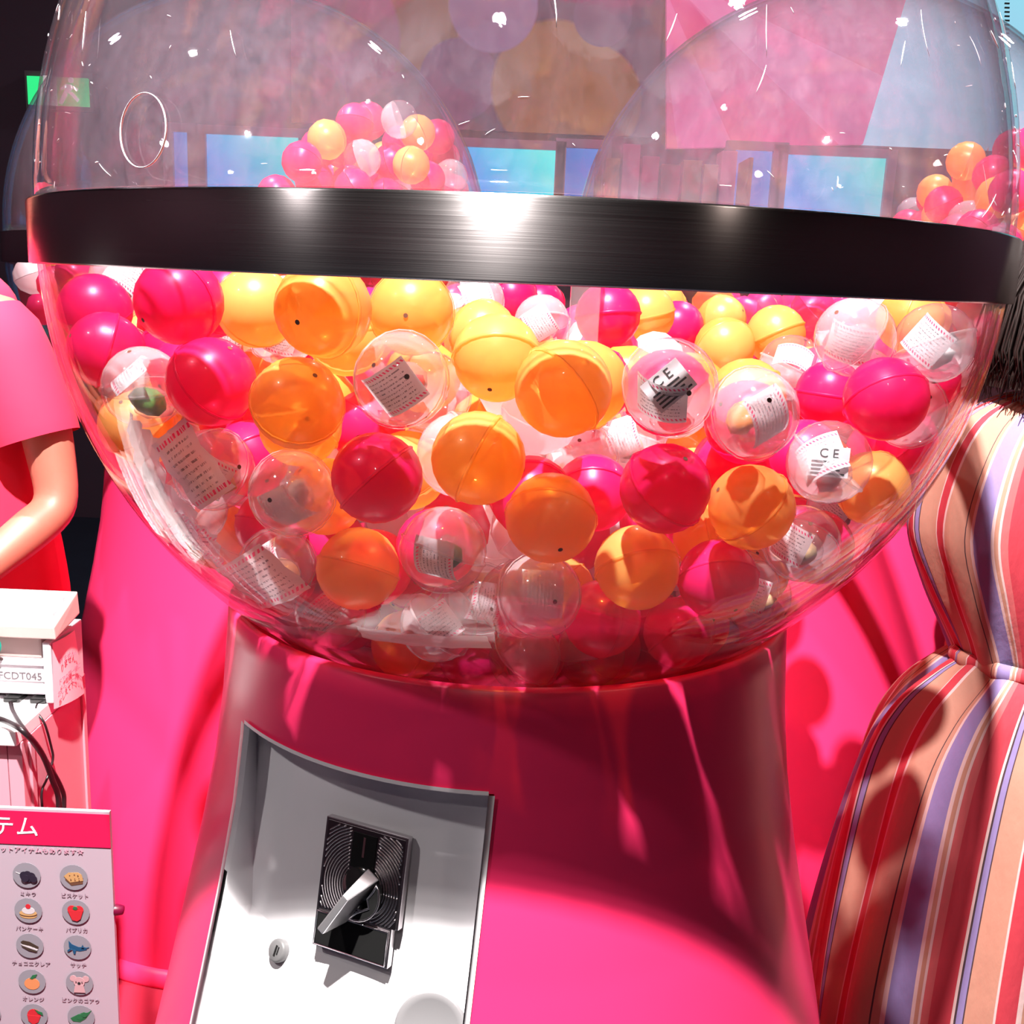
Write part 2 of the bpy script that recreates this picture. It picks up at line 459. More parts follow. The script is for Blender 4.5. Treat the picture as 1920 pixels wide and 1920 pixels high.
def glow(name, c0, c1, s, ax='Z'):
    """a glowing surface that runs from one colour to another"""
    m, nt, N, L, P, O = newmat(name)
    N.remove(P)
    tc = N.new('ShaderNodeTexCoord'); sp = N.new('ShaderNodeSeparateXYZ'); L.new(tc.outputs['Generated'], sp.inputs[0])
    ad = N.new('ShaderNodeMath'); ad.operation = 'ADD'; L.new(sp.outputs['Z'], ad.inputs[0]); L.new(sp.outputs['X'], ad.inputs[1])
    mr = N.new('ShaderNodeMapRange'); mr.inputs['From Min'].default_value = 0.9; mr.inputs['From Max'].default_value = 1.9; L.new(ad.outputs[0], mr.inputs['Value'])
    mx = N.new('ShaderNodeMix'); mx.data_type = 'RGBA'; L.new(mr.outputs[0], mx.inputs[0])
    mx.inputs[6].default_value = (*c0, 1); mx.inputs[7].default_value = (*c1, 1)
    em = N.new('ShaderNodeEmission'); L.new(mx.outputs[2], em.inputs[0]); em.inputs[1].default_value = s
    L.new(em.outputs[0], O.inputs['Surface'])
    return m
# pink and pale cyan wall panels with a glowing material, slanted where they meet
def quad_panel(name, pts, y, th, mat, label, cat):
    P = [at_y(px, py, y) for px, py in pts]
    n = len(P)
    V = P + [p + Vector((0, th, 0)) for p in P]
    mb = MB().add(V, [tuple(range(n)), tuple(range(n, 2 * n))[::-1]] + [(k, n + k, n + (k + 1) % n, (k + 1) % n) for k in range(n)])
    return tag(mb.build(name, mat), label, cat)
quad_panel('glowing_pink_panel', [(1250, -140), (1250, 278), (1618, 270), (1740, -140)], 5.945, 0.05, pink_rays(), 'glowing pink wall panel printed with fanning rays', 'panel')
quad_panel('glowing_cyan_panel', [(1742, -140), (1620, 270), (1960, 285), (2500, 305), (2500, -100)], 5.945, 0.05, glow('glowing_cyan', (0.3, 0.62, 0.78), (0.2, 0.85, 0.85), 1.0), 'pale cyan glowing wall panel with black tick marks', 'panel')
cy = bpy.data.objects['glowing_cyan_panel']
for k in range(14):
    a = at_y(1884, -10 + k * 8, 5.94); b = at_y(1893, -8 + k * 8, 5.94)
    MB().box((a.x, 5.94, b.z), (b.x, 5.955, b.z + 0.008)).build('tick_mark', M_INK, cy)

# row of glowing blue screens on the back wall
M_FRAME = plain('mauve_screen_frame', (0.34, 0.16, 0.26), 0.5)
M_CY = glow('cyan_screen_light', (0.0, 0.33, 0.85), (0.0, 0.85, 0.8), 1.0)
M_BL = glow('blue_screen_light', (0.03, 0.16, 0.6), (0.02, 0.3, 0.85), 0.8)
for px0, px1, py, mt, lab in ((322, 357, 246, M_BL, 'narrow dim blue screen beside the exit sign end of the wall'), (384, 560, 250, M_CY, 'wide cyan screen glowing behind the far globe near the counter'),
                              (868, 1033, 274, M_CY, 'wide cyan screen glowing in the gap between the two far globes'), (1060, 1116, 276, M_BL, 'narrow blue screen in the gap between the two far globes'),
                              (1380, 1440, 280, M_BL, 'narrow blue screen behind the far globe, under the pink panel'), (1468, 1640, 288, M_CY, 'wide cyan screen behind the far globe, under the pink panel')):
    a, b = at_y(px0, py, 5.9), at_y(px1, 520, 5.9)
    t = thing('wall_screen', lab, 'screen', ((a.x + b.x) / 2, 5.95, b.z), group='glowing screens on the back wall')
    fb = MB()
    fb.box((a.x - 0.05, 5.9, a.z), (b.x + 0.05, 5.99, a.z + 0.045)); fb.box((a.x - 0.05, 5.9, b.z), (a.x, 5.99, a.z)); fb.box((b.x, 5.9, b.z), (b.x + 0.05, 5.99, a.z))
    fb.build('frame', M_FRAME, t)
    MB().box((a.x, 5.93, b.z), (b.x, 5.96, a.z)).build('lit_face', mt, t)

# merchandise shelf under the pink panel
MS = [plain('box_card_' + n, c, 0.6) for n, c in (('rose', (0.5, 0.06, 0.16)), ('tan', (0.45, 0.22, 0.1)), ('brown', (0.2, 0.09, 0.08)), ('pink', (0.7, 0.16, 0.32)), ('olive', (0.3, 0.2, 0.06)))]
a, b = at_y(1128, 288, 5.7), at_y(1376, 560, 5.7)
t = thing('display_shelf', 'tall open display shelf of goods under the pink panel', 'shelf', (a.x, 5.8, 0))
for zz in (0.5, 1.0, 1.45, 1.85):
    MB().box((a.x, 5.6, zz), (b.x, 5.88, zz + 0.02)).build('shelf_board', MS[2], t)
for xx in (a.x - 0.02, b.x):
    MB().box((xx, 5.6, 0), (xx + 0.02, 5.88, a.z)).build('side_panel', MS[2], t)
cols = ('rose', 'tan', 'brown', 'pink', 'olive')
for zi, zz in enumerate((1.47, 1.87)):
    x = a.x + 0.02
    k = 0
    while x < b.x - 0.09:
        wd = 0.07 + 0.03 * random.random(); hh = 0.2 + 0.1 * random.random()
        i = (k * 2 + zi) % 5
        tag(MB().box((x, 5.64, zz), (x + wd, 5.8, zz + hh)).build('goods_box', MS[i], bevel=0.004),
            '%s card box standing on the display shelf' % cols[i], 'box', 'card boxes on the display shelf')
        x += wd + 0.012; k += 1

# green exit sign
a, b = at_y(50, 142, 5.9), at_y(166, 200, 5.9)
t = thing('exit_sign', 'green lit exit sign with a white running figure', 'sign', ((a.x + b.x) / 2, 5.95, b.z))
MB().box((a.x - 0.02, 5.92, b.z - 0.02), (b.x + 0.02, 5.99, a.z + 0.03)).build('housing', plain('sign_housing', (0.15, 0.1, 0.13), 0.5), t)
MB().box((a.x, 5.9, b.z), (b.x, 5.925, a.z)).build('lit_face', plain('exit_green', (0.02, 0.5, 0.15), 0.4, emit=(0.03, 0.75, 0.22), es=1.0), t)
Mw = plain('exit_white', (0.8, 0.85, 0.82), 0.4, emit=(0.8, 1, 0.95), es=0.9)
cx, cz, s = b.x - 0.1, (a.z + b.z) / 2, 0.075
Mx = frame((cx, 5.895, cz), (1, 0, 0), (0, 0, 1))
fig = MB()
for poly in ([(-.2, .5), (.25, .45), (.3, .2), (.0, -.15), (-.3, .0)], [(.0, -.1), (.25, .0), (.75, -.5), (.6, -.7), (.25, -.35)], [(-.3, .05), (-.05, -.2), (-.5, -.9), (-.75, -.8)],
             [(.2, .45), (.7, .2), (.65, .05), (.2, .25)], [(-.2, .5), (-.6, .15), (-.5, .05), (-.1, .3)]):
    fig.prism([(x * s, y * s) for x, y in poly], 0.004, Mx)
fig.prism([(0.2 * s + 0.2 * s * math.cos(k * PI / 6), 0.75 * s + 0.2 * s * math.sin(k * PI / 6)) for k in range(12)], 0.004, Mx)
fig.build('running_figure', Mw, t)
fd = MB().prism([(0.09, -0.075), (0.16, -0.075), (0.16, 0.075), (0.09, 0.075)], 0.004, frame((a.x, 5.895, cz), (1, 0, 0), (0, 0, 1)))
fd.build('doorway_mark', Mw, t)

# ceiling spotlights, then the added fill lamps
M_CAN = plain('lamp_can_metal', (0.05, 0.05, 0.055), 0.4, 0.6)
M_LENS = plain('lit_lamp_lens', (1, 1, 1), 0.3, emit=(1, 0.97, 0.95), es=60)
def spot_fixture(pos, aim, watts, cone, col, lab):
    pos, aim = Vector(pos), Vector(aim)
    d = (aim - pos).normalized()
    q = d.to_track_quat('-Z', 'Y')
    t = thing('ceiling_spotlight', lab, 'spotlight', (pos.x, pos.y, ZC), group='ceiling spotlights over the machines')
    M = Matrix.Translation(pos) @ q.to_matrix().to_4x4()
    c = MB(); c.lathe([(0.0, 0.1), (0.045, 0.1), (0.05, 0.09), (0.055, 0.0), (0.05, 0.0), (0.048, 0.02)], 24); c.V = [M @ v for v in c.V]; c.build('lamp_can', M_CAN, t, smooth=True)
    l = MB(); l.lathe([(0.0, 0.012), (0.046, 0.012)], 24); l.V = [M @ v for v in l.V]; l.build('lens', M_LENS, t)
    MB().tube([pos - d * 0.08, (pos.x, pos.y, ZC)], 0.01).build('stem', M_CAN, t)
    ld = bpy.data.lights.new('spot_beam', 'SPOT'); ld.energy = watts; ld.color = col; ld.spot_size = math.radians(cone); ld.spot_blend = 0.4; ld.shadow_soft_size = 0.035
    lo = link('spot_beam', ld, t, t.matrix_world.inverted() @ pos)
    bpy.context.view_layer.update()
    lo.matrix_world = Matrix.Translation(pos + d * 0.03) @ q.to_matrix().to_4x4()
for sp_, lab in zip(SPOTS, ('black spotlight aimed at the front capsule machine', 'black spotlight aimed at the far machine by the counter', 'black spotlight aimed at the far machine by the dress')):
    spot_fixture(*sp_, lab)
for pos, watts, col in FILL_LAMPS:  # lamps added only to give fill light, none of them in view
    t = thing('added_fill_lamp', 'added round fill lamp in the unseen dark ceiling', 'downlight', (pos[0], pos[1], ZC), group='added fill lamps in the ceiling')
    MB().lathe([(0.1, 0), (0.12, -0.012), (0.105, -0.02), (0.095, 0)], 28, (pos[0], pos[1], ZC), closed=True).build('trim_ring', M_CAN, t, smooth=True)
    MB().lathe([(0.0, -0.004), (0.097, -0.004)], 28, (pos[0], pos[1], ZC)).build('diffuser', plain('fill_lamp_diffuser', (1, 1, 1), 0.5, emit=col, es=4), t)
    ld = bpy.data.lights.new('fill_lamp_glow', 'AREA'); ld.shape = 'DISK'; ld.size = 0.19; ld.energy = watts; ld.color = col
    lo = link('fill_lamp_glow', ld, t, (0, 0, -0.03))

# ------------------------------------------------------------------ capsule machines
CEN = (0.0, 1.25)
RB = 0.515                        # globe radius
ZL, BL = 1.47, 0.50               # lower bowl: centre height and half height
ZU, BU = 1.51, 0.52               # upper dome
NECK = 1.08
PROF = [(0.335, 1.08), (0.337, 1.05), (0.343, 0.97), (0.353, 0.89), (0.371, 0.795), (0.392, 0.70), (0.42, 0.575), (0.452, 0.44), (0.472, 0.33), (0.492, 0.2), (0.51, 0.06), (0.515, 0.0)]
_pz = np.array([-p[1] for p in PROF]); _pr = np.array([p[0] for p in PROF])
def ped_r(z): return float(np.interp(-z, _pz, _pr))
def bowl_r(z, R=RB, b=BL): return R * math.sqrt(max(0, 1 - ((z - ZL) / b) ** 2))

ZT, ZB = 0.979, 0.42
def machine(loc, lab, seg=96, cut=None):
    t = thing('capsule_machine', lab, 'capsule machine', (loc[0], loc[1], 0), group='giant capsule machines')
    c = (loc[0], loc[1], 0)
    # upper dome, two skins 6 mm apart
    for nm, z0, b, za, zb, mt in (('dome', ZU, BU, 0.0, 1.0, M_DOME),):
        pr = []
        for sk in (0, 1):
            R, bb = RB - 0.006 * sk, b - 0.006 * sk
            arc = [(R * math.cos(a), z0 + bb * math.sin(a)) for a in np.linspace(0.0, PI / 2 - 0.001, 40)]
            pr += arc if sk == 0 else arc[::-1]
        MB().lathe(pr, seg, c, closed=True).build(nm, mt, t, smooth=True)
    pr = []
    lo = -math.asin(min(1, (ZL - 0.985) / BL))
    for sk in (0, 1):
        R, bb = RB - 0.005 * sk, BL - 0.005 * sk
        arc = [(R * math.cos(a), ZL + bb * math.sin(a)) for a in np.linspace(0.0, lo, 36)]
        pr += arc if sk == 0 else arc[::-1]
    MB().lathe(pr, seg, c, closed=True).build('bowl', M_BOWL, t, smooth=True)
    MB().lathe([(RB + 0.001, 1.449), (RB + 0.006, 1.449), (RB + 0.007, 1.451), (RB + 0.007, 1.506), (RB + 0.006, 1.508), (RB + 0.001, 1.508)], 128, c, closed=True).build('band', M_STEEL, t, smooth=True)
    # pedestal skirt with a rolled top
    pp = [(bowl_r(1.05) + 0.004, 1.05), (0.322, 1.076), (0.329, 1.082), (0.335, 1.078)] + PROF[1:]
    ns = 96
    if cut:
        ns = 384
        zz = [z for z in np.linspace(1.052, 0.0, 106) if min(abs(z - cut[2]), abs(z - cut[3])) > 0.004] + [cut[2], cut[3]]
        pp = pp[:4] + [(ped_r(z), z) for z in sorted(zz, reverse=True)]
    pm = MB().lathe(pp, ns, c)
    if cut:
        keep = []
        for f in pm.F:
            v = sum((pm.V[i] for i in f), Vector((0, 0, 0))) / 4
            az_ = math.atan2(v.x - c[0], -(v.y - c[1]))
            if not (cut[0] < az_ < cut[1] - max(0, ZT - v.z) * math.radians(10) and cut[3] < v.z < cut[2]): keep.append(f)
        pm.F = keep
    pm.build('pedestal', M_PINK, t, smooth=True)
    MB().lathe([(0.515, 0.0), (0.535, 0.0), (0.537, 0.01), (0.53, 0.03), (0.512, 0.032)], 96, c).build('base_ring', M_PINK, t, smooth=True)
    return t
main = machine(CEN, 'giant clear capsule machine with a white coin panel on its pink pedestal', 96, (math.radians(-53.7), math.radians(-1.3), 0.9795, 0.645))
FAR_L, FAR_R = (-0.595, 2.42), (0.615, 2.2)
machine(FAR_L, 'far capsule machine behind the counter, clear globe on a pink pedestal', 72)
machine(FAR_R, 'far capsule machine beside the striped dress, clear globe on a pink pedestal', 72)

def ped_hit(px, py, off=0.0):
    d = ray(px, py)
    t = 0.4
    for k in range(900):
        p = EYE + d * t
        g = math.hypot(p.x - CEN[0], p.y - CEN[1]) - ped_r(p.z) - off
        if g < 0.0003: return p
        t += max(0.0004, g * 0.6)
    return p
def ped_pt(az, z, off=0.0):
    r = ped_r(z) + off
    return Vector((CEN[0] + r * math.sin(az), CEN[1] - r * math.cos(az), z))

# round access plug on the dome
def dome_hit(px, py, c, R, z0, b):
    d = ray(px, py); s = Vector((1 / R, 1 / R, 1 / b))
    o = EYE - Vector((c[0], c[1], z0)); o = Vector((o.x * s.x, o.y * s.y, o.z * s.z)); e = Vector((d.x * s.x, d.y * s.y, d.z * s.z))
    A, B, K = e.dot(e), 2 * o.dot(e), o.dot(o) - 1
    q = B * B - 4 * A * K
    if q < 0: return None
    p = EYE + d * ((-B - math.sqrt(q)) / 2 / A)
    n = Vector(((p.x - c[0]) * s.x ** 2, (p.y - c[1]) * s.y ** 2, (p.z - z0) * s.z ** 2)).normalized()
    return p, n
p, n = dome_hit(270, 245, CEN, RB, ZU, BU)
Mx = frame(p + n * 0.0005, n.orthogonal(), n.cross(n.orthogonal()))
rg = MB(); rg.lathe([(0.0264, 0.0008), (0.0268, 0.0014), (0.0272, 0.0008), (0.0268, -0.0008)], 40, closed=True)
rg.V = [Mx @ v for v in rg.V]
rg.build('access_plug_ring', plain('plug_edge_plastic', (0.75, 0.65, 0.72), 0.3), main, smooth=True)

rs = random.Random(21)
scr = MB()
for k in range(230):
    a0, e0 = rs.uniform(-PI, 0), math.asin(rs.uniform(0.02, 0.85))
    ln, dr = rs.choice((0.003, 0.005, 0.008, 0.02, 0.035)), rs.uniform(0, PI)
    cv = rs.uniform(-0.6, 0.6)
    pp_ = []
    for u in np.linspace(-0.5, 0.5, 5):
        aa = a0 + ln * u * math.cos(dr) / RB / max(0.3, math.cos(e0)) + cv * u * u * ln; ee = e0 + ln * u * math.sin(dr) / RB
        pp_.append((CEN[0] + (RB + 0.0002) * math.cos(ee) * math.cos(aa), CEN[1] + (RB + 0.0002) * math.cos(ee) * math.sin(aa), ZU + (BU + 0.0002) * math.sin(ee)))
    w_ = rs.uniform(0.0002, 0.0005)
    scr.tube(pp_, [w_ * 0.3, w_, w_ * 1.2, w_, w_ * 0.3], 4)
so = scr.build('dome_scratches', plain('acrylic_scratch', (0.9, 0.85, 0.9), 0.25), main, smooth=True)
so['kind'] = 'stuff'

# white coin panel
def D(a): return math.radians(a)
DEEP = -0.032                     # the flat mounting face lies behind the pedestal's skin
hc = [ped_hit(px, py, DEEP) for px, py in ((475, 1392), (470, 1705), (872, 1845))]
azof = lambda p: math.atan2(p.x - CEN[0], -(p.y - CEN[1]))
ZM = (hc[1].z + hc[2].z) / 2
def panel_pt(i, j, n1, n2, m1, m2):
    """i across (flange, face, edge), j down (top return, face, ledge)"""
    edge = i > n1 + n2 or j < 0
    j0 = max(j, 0)
    if j0 <= m1: z = ZT + (ZM - ZT) * j0 / m1
    else: z = ZM + (ZB - ZM) * (j0 - m1) / m2
    k = ZT - z
    left, right = D(-53.2), D(-1.8) - k * D(10)
    crease = azof(hc[0]) + min(1.3, k / (ZT - ZM)) * (azof(hc[1]) - azof(hc[0]))
    if i <= n1: az = left + (crease - left) * i / n1; fl = 1 - i / n1
    else: az = crease + (right - crease) * min(1, (i - n1) / n2); fl = 0
    led = 0 if j0 <= m1 else (j0 - m1) / m2
    inn = DEEP + 0.092 * led
    if j < 0: az = max(az, left)
    off = 0.0025 if edge else 0.0025 * fl + inn * (1 - fl)
    return ped_pt(az, z, max(off, inn * (1 - fl)) if edge else off)
n1, n2, m1, m2 = 4, 26, 14, 14
G = [[panel_pt(i, j, n1, n2, m1, m2) for i in range(n1 + n2 + 2)] for j in range(-1, m1 + m2 + 1)]
pb = MB().grid(G)
# narrow lips lying on the pedestal round the opening
def lip_out(p, daz, dz):
    a_ = azof(p) + daz; z_ = p.z + dz
    r_ = math.hypot(p.x - CEN[0], p.y - CEN[1]) - ped_r(p.z) + ped_r(z_)
    return Vector((CEN[0] + r_ * math.sin(a_), CEN[1] - r_ * math.cos(a_), z_))
pb.grid([G[0], [lip_out(p, 0, 0.004) for p in G[0]]])
pb.grid([[r[0] for r in G], [lip_out(r[0], D(-1.3), 0) for r in G]])
pb.grid([[r[-1] for r in G], [lip_out(r[-1], D(1.0), 0) for r in G]])
# turned-back edges
def inner(p, d=0.02):
    v = Vector((p.x - CEN[0], p.y - CEN[1], 0)); r = v.length
    q = Vector((CEN[0], CEN[1], p.z)) + v.normalized() * (ped_r(p.z) - 0.004)
    return q
for line in ([r[0] for r in G], [r[-1] for r in G], G[-1]):
    pb.grid([line, [inner(p) for p in line]])
pan = pb.build('coin_panel', M_WHITE, main, smooth=False)
pan['label'] = 'white enamel coin panel'
def mk_sharp(o, ang=0.35):
    bm = bmesh.new(); bm.from_mesh(o.data)
    bmesh.ops.remove_doubles(bm, verts=bm.verts, dist=0.0002)
    bmesh.ops.recalc_face_normals(bm, faces=bm.faces)
    for f in bm.faces: f.smooth = True
    for e in bm.edges: e.smooth = not (e.is_boundary or e.calc_face_angle(0) > ang)
    bm.to_mesh(o.data); bm.free()
mk_sharp(pan, 0.2)

# lock and outlet on the panel's ledge
def on_panel(px, py):
    best = None
    d = ray(px, py)
    from mathutils.geometry import intersect_ray_tri
    for j in range(m1 + m2 + 1):
        for i in range(n1 + n2 + 1):
            a, b, c_, e = G[j][i], G[j][i + 1], G[j + 1][i + 1], G[j + 1][i]
            for tri in ((a, b, c_), (a, c_, e)):
                h = intersect_ray_tri(*tri, d, EYE, True)
                if h and (best is None or (h - EYE).length < (best[0] - EYE).length):
                    nn = (tri[1] - tri[0]).cross(tri[2] - tri[0]).normalized()
                    if nn.dot(d) > 0: nn = -nn
                    best = (h, nn)
    return best or (ped_hit(px, py, 0.01), Vector((0, -1, 0)))
p, n = on_panel(527, 1782)
ex = n.cross(Vector((0, 0, 1))).normalized() * -1
Mx = frame(p, Vector((0, 0, 1)).cross(n), n.cross(Vector((0, 0, 1)).cross(n)))
lk = MB(); lk.lathe([(0.0, 0.008), (0.0095, 0.008), (0.0115, 0.007), (0.012, 0.004), (0.012, -0.004)], 28); lk.V = [Mx @ v for v in lk.V]
lock = lk.build('panel_lock', plain('satin_lock_metal', (0.12, 0.118, 0.12), 0.35, 0.0), main, smooth=True)
MB().box((-0.0012, -0.0055, 0.0078), (0.0012, 0.0055, 0.0086), Mx).build('key_slot', M_BLACKP, lock)
MB().box((0.0026, -0.003, 0.0078), (0.004, 0.005, 0.0086), Mx).build('key_mark', M_BLACKP, lock)
p, n = on_panel(808, 1930)
Mx = frame(p, Vector((0, 0, 1)).cross(n), n.cross(Vector((0, 0, 1)).cross(n)))
ot = MB(); ot.lathe([(0.0, 0.004), (0.028, 0.004), (0.034, 0.007), (0.036, 0.005), (0.036, -0.004)], 40); ot.V = [Mx @ v for v in ot.V]
ot.build('outlet_cup', M_OUTLET_SHADE, main, smooth=True)  # grey colour stands in for the shade inside the recessed outlet

# coin mechanism
o = ped_hit(683, 1668, DEEP + 0.001)
az = math.atan2(o.x, -(o.y - CEN[1]))
nrm = Vector((math.sin(az), -math.cos(az), 0.2)).normalized()
Mc = frame(o, Vector((0, 0, 1)).cross(nrm), nrm.cross(Vector((0, 0, 1)).cross(nrm)))
W2, H2 = 0.0475, 0.0665
plate = MB().prism([(-W2, -H2), (W2 - 0.007, -H2), (W2 - 0.007, -0.026), (W2, -0.026), (W2, H2), (-W2, H2)], 0.009, Mc).build('coin_mechanism', M_CHROME2, main, bevel=0.0012)
MB().prism([(-W2 + .003, -0.026), (W2 - .003, -0.026), (W2 - .003, H2 - .003), (-W2 + .003, H2 - .003)], 0.0007, Mc @ Matrix.Translation((0, 0, 0.009))).build('dial_plate', plain('dark_chrome', (0.35, 0.32, 0.33), 0.22, 1.0), plate)
cc = (0.002, 0.006)
for k in range(15):
    r = 0.0225 + k * 0.003
    run = []
    for a in np.linspace(0, 2 * PI, 121):
        x, y = cc[0] + r * math.cos(a), cc[1] + r * math.sin(a)
        ok = abs(x) < W2 - 0.004 and -0.026 < y < H2 - 0.004 and not (y > cc[1] + 0.01 and abs(x - 0.0) < 0.0145)
        if ok: run.append(Mc @ Vector((x, y, 0.0098)))
        if (not ok or a > 2 * PI - 1e-6) and len(run) > 2:
            MB().tube(run, 0.0009, 5).build('dial_ring', M_CHROME2, plate, smooth=True); run = []
        elif not ok: run = []
MB().prism([(-0.0135, 0.024), (0.0135, 0.024), (0.0135, 0.059), (-0.0135, 0.059)], 0.0012, Mc @ Matrix.Translation((0, 0, 0.0095))).build('coin_slot', M_BLACKP, plate)
MB().box((-0.0012, 0.036, 0.0106), (0.0012, 0.056, 0.0112), Mc).build('slot_opening', plain('slot_shadow', (0.1, 0.04, 0.05), 0.5), plate)
hub = MB(); hub.lathe([(0.0, 0.013), (0.020, 0.013), (0.021, 0.011), (0.021, 0.009)], 40, (cc[0], cc[1], 0)); hub.V = [Mc @ v for v in hub.V]
hub.build('dial_hub', M_BLACKP, plate, smooth=True)
# turning handle: a wing that stands up from the hub, leaning to the right at its top
Mh = Mc @ Matrix.Translation((cc[0], cc[1] - 0.004, 0.013)) @ Matrix.Rotation(D(-32), 4, 'Z')
hd = MB().add([Mh @ Vector(v) for v in [(-0.009, -0.034, 0), (0.009, -0.034, 0), (0.008, 0.026, 0), (-0.008, 0.026, 0), (-0.004, -0.042, 0.03), (0.004, -0.042, 0.03), (0.0035, 0.008, 0.034), (-0.0035, 0.008, 0.034)]],
             [(0, 3, 2, 1), (4, 5, 6, 7), (0, 1, 5, 4), (1, 2, 6, 5), (2, 3, 7, 6), (3, 0, 4, 7)])
hd.build('turn_handle', plain('satin_chrome', (0.75, 0.73, 0.75), 0.3, 0.85), plate, bevel=0.0012)
arc = [(0.026 * math.cos(a_), 0.0 + 0.026 * math.sin(a_)) for a_ in np.linspace(-1.15, 1.15, 13)]
dsh = arc + [(0.012, 0.016), (0.012, 0.006), (0.019, 0.0), (0.012, -0.014)]
crn = MB().prism([(x, y) for x, y in dsh], 0.006, Mh).build('knob_wing', M_BLACKP, plate)
MB().tube([Mh @ Vector((x, y, 0.0062)) for x, y in dsh + dsh[:1]], 0.0012, 6).build('knob_rim', M_CHROME2, plate, smooth=True)
MB().prism([(-W2 + .004, -H2 + .004), (W2 - .011, -H2 + .004), (W2 - .011, -0.031), (-W2 + .004, -0.031)], 0.0016, Mc @ Matrix.Translation((0, 0, 0.0092))).build('reject_plate', M_BLACKP, plate)
MB().tube([Mc @ Vector(v) for v in [(-W2 + .003, -H2 + .003, 0.0105), (W2 - .010, -H2 + .003, 0.0105), (W2 - .010, -0.030, 0.0105), (-W2 + .003, -0.030, 0.0105), (-W2 + .003, -H2 + .003, 0.0105)]], 0.001, 6).build('reject_rim', M_CHROME, plate, smooth=True)

# ------------------------------------------------------------------ capsules
CR = 0.0375
def hemi(r, up, n=22, m=7):
    mb = MB()
    prof = [(r * math.cos(a), up * r * math.sin(a)) for a in np.linspace(0.02, PI / 2 - 0.02, m)]
    mb.lathe(prof, n)
    base = (m - 1) * n
    mb.F.append(list(range(base, base + n)))
    return mb
def disc_on(th, r=0.0021, R=CR + 0.0002, n=8, sgn=1):
    q = Vector((math.sin(th), 0, sgn * math.cos(th)))
    Mq = frame(q * R, q.orthogonal(), q.cross(q.orthogonal()))
    V = [Mq @ Vector((r * math.cos(2 * PI * k / n), r * math.sin(2 * PI * k / n), 0)) for k in range(n)]
    return V
ha, hb = hemi(CR, 1), hemi(CR - 0.0009, -1)
lip = MB().lathe([(CR + 0.0003, -0.0014), (CR + 0.001, 0.0), (CR + 0.0003, 0.0014)], 22)
hole = MB()
hole.add(disc_on(0.35), [tuple(range(8))])
hole2 = MB(); hole2.add(disc_on(0.3, R=CR - 0.0006, sgn=-1), [tuple(range(8))])
KINDS = {}
for k, (a, b, l) in {'orange': (M_ORA, M_ORB, M_ORB), 'magenta': (M_MAA, M_MAB, M_MAB), 'clear': (M_CLEAR, M_FROST, M_LIP)}.items():
    KINDS[k] = [('shell_half', mesh('shell_half_' + k, ha.V, ha.F, a, True)), ('shell_half', mesh('shell_half_b_' + k, hb.V, hb.F, b, True)),
                ('seam_lip', mesh('seam_lip_' + k, lip.V, lip.F, l, True)), ('air_hole', mesh('air_hole_' + k, hole.V, hole.F, M_HOLE)), ('air_hole', mesh('air_hole_b_' + k, hole2.V, hole2.F, M_HOLE))]
def rquat():
    q = rng.normal(size=4)
    return Quaternion(q / np.linalg.norm(q))
NAMES = {'orange': 'orange_capsule', 'magenta': 'magenta_capsule', 'clear': 'clear_capsule'}
def capsule(kind, p, lab, group, rot=None):
    t = thing(NAMES[kind], lab, 'capsule', p, group, rot or rquat())
    for nm, me in KINDS[kind]:
        link(nm, me, t)
    return t

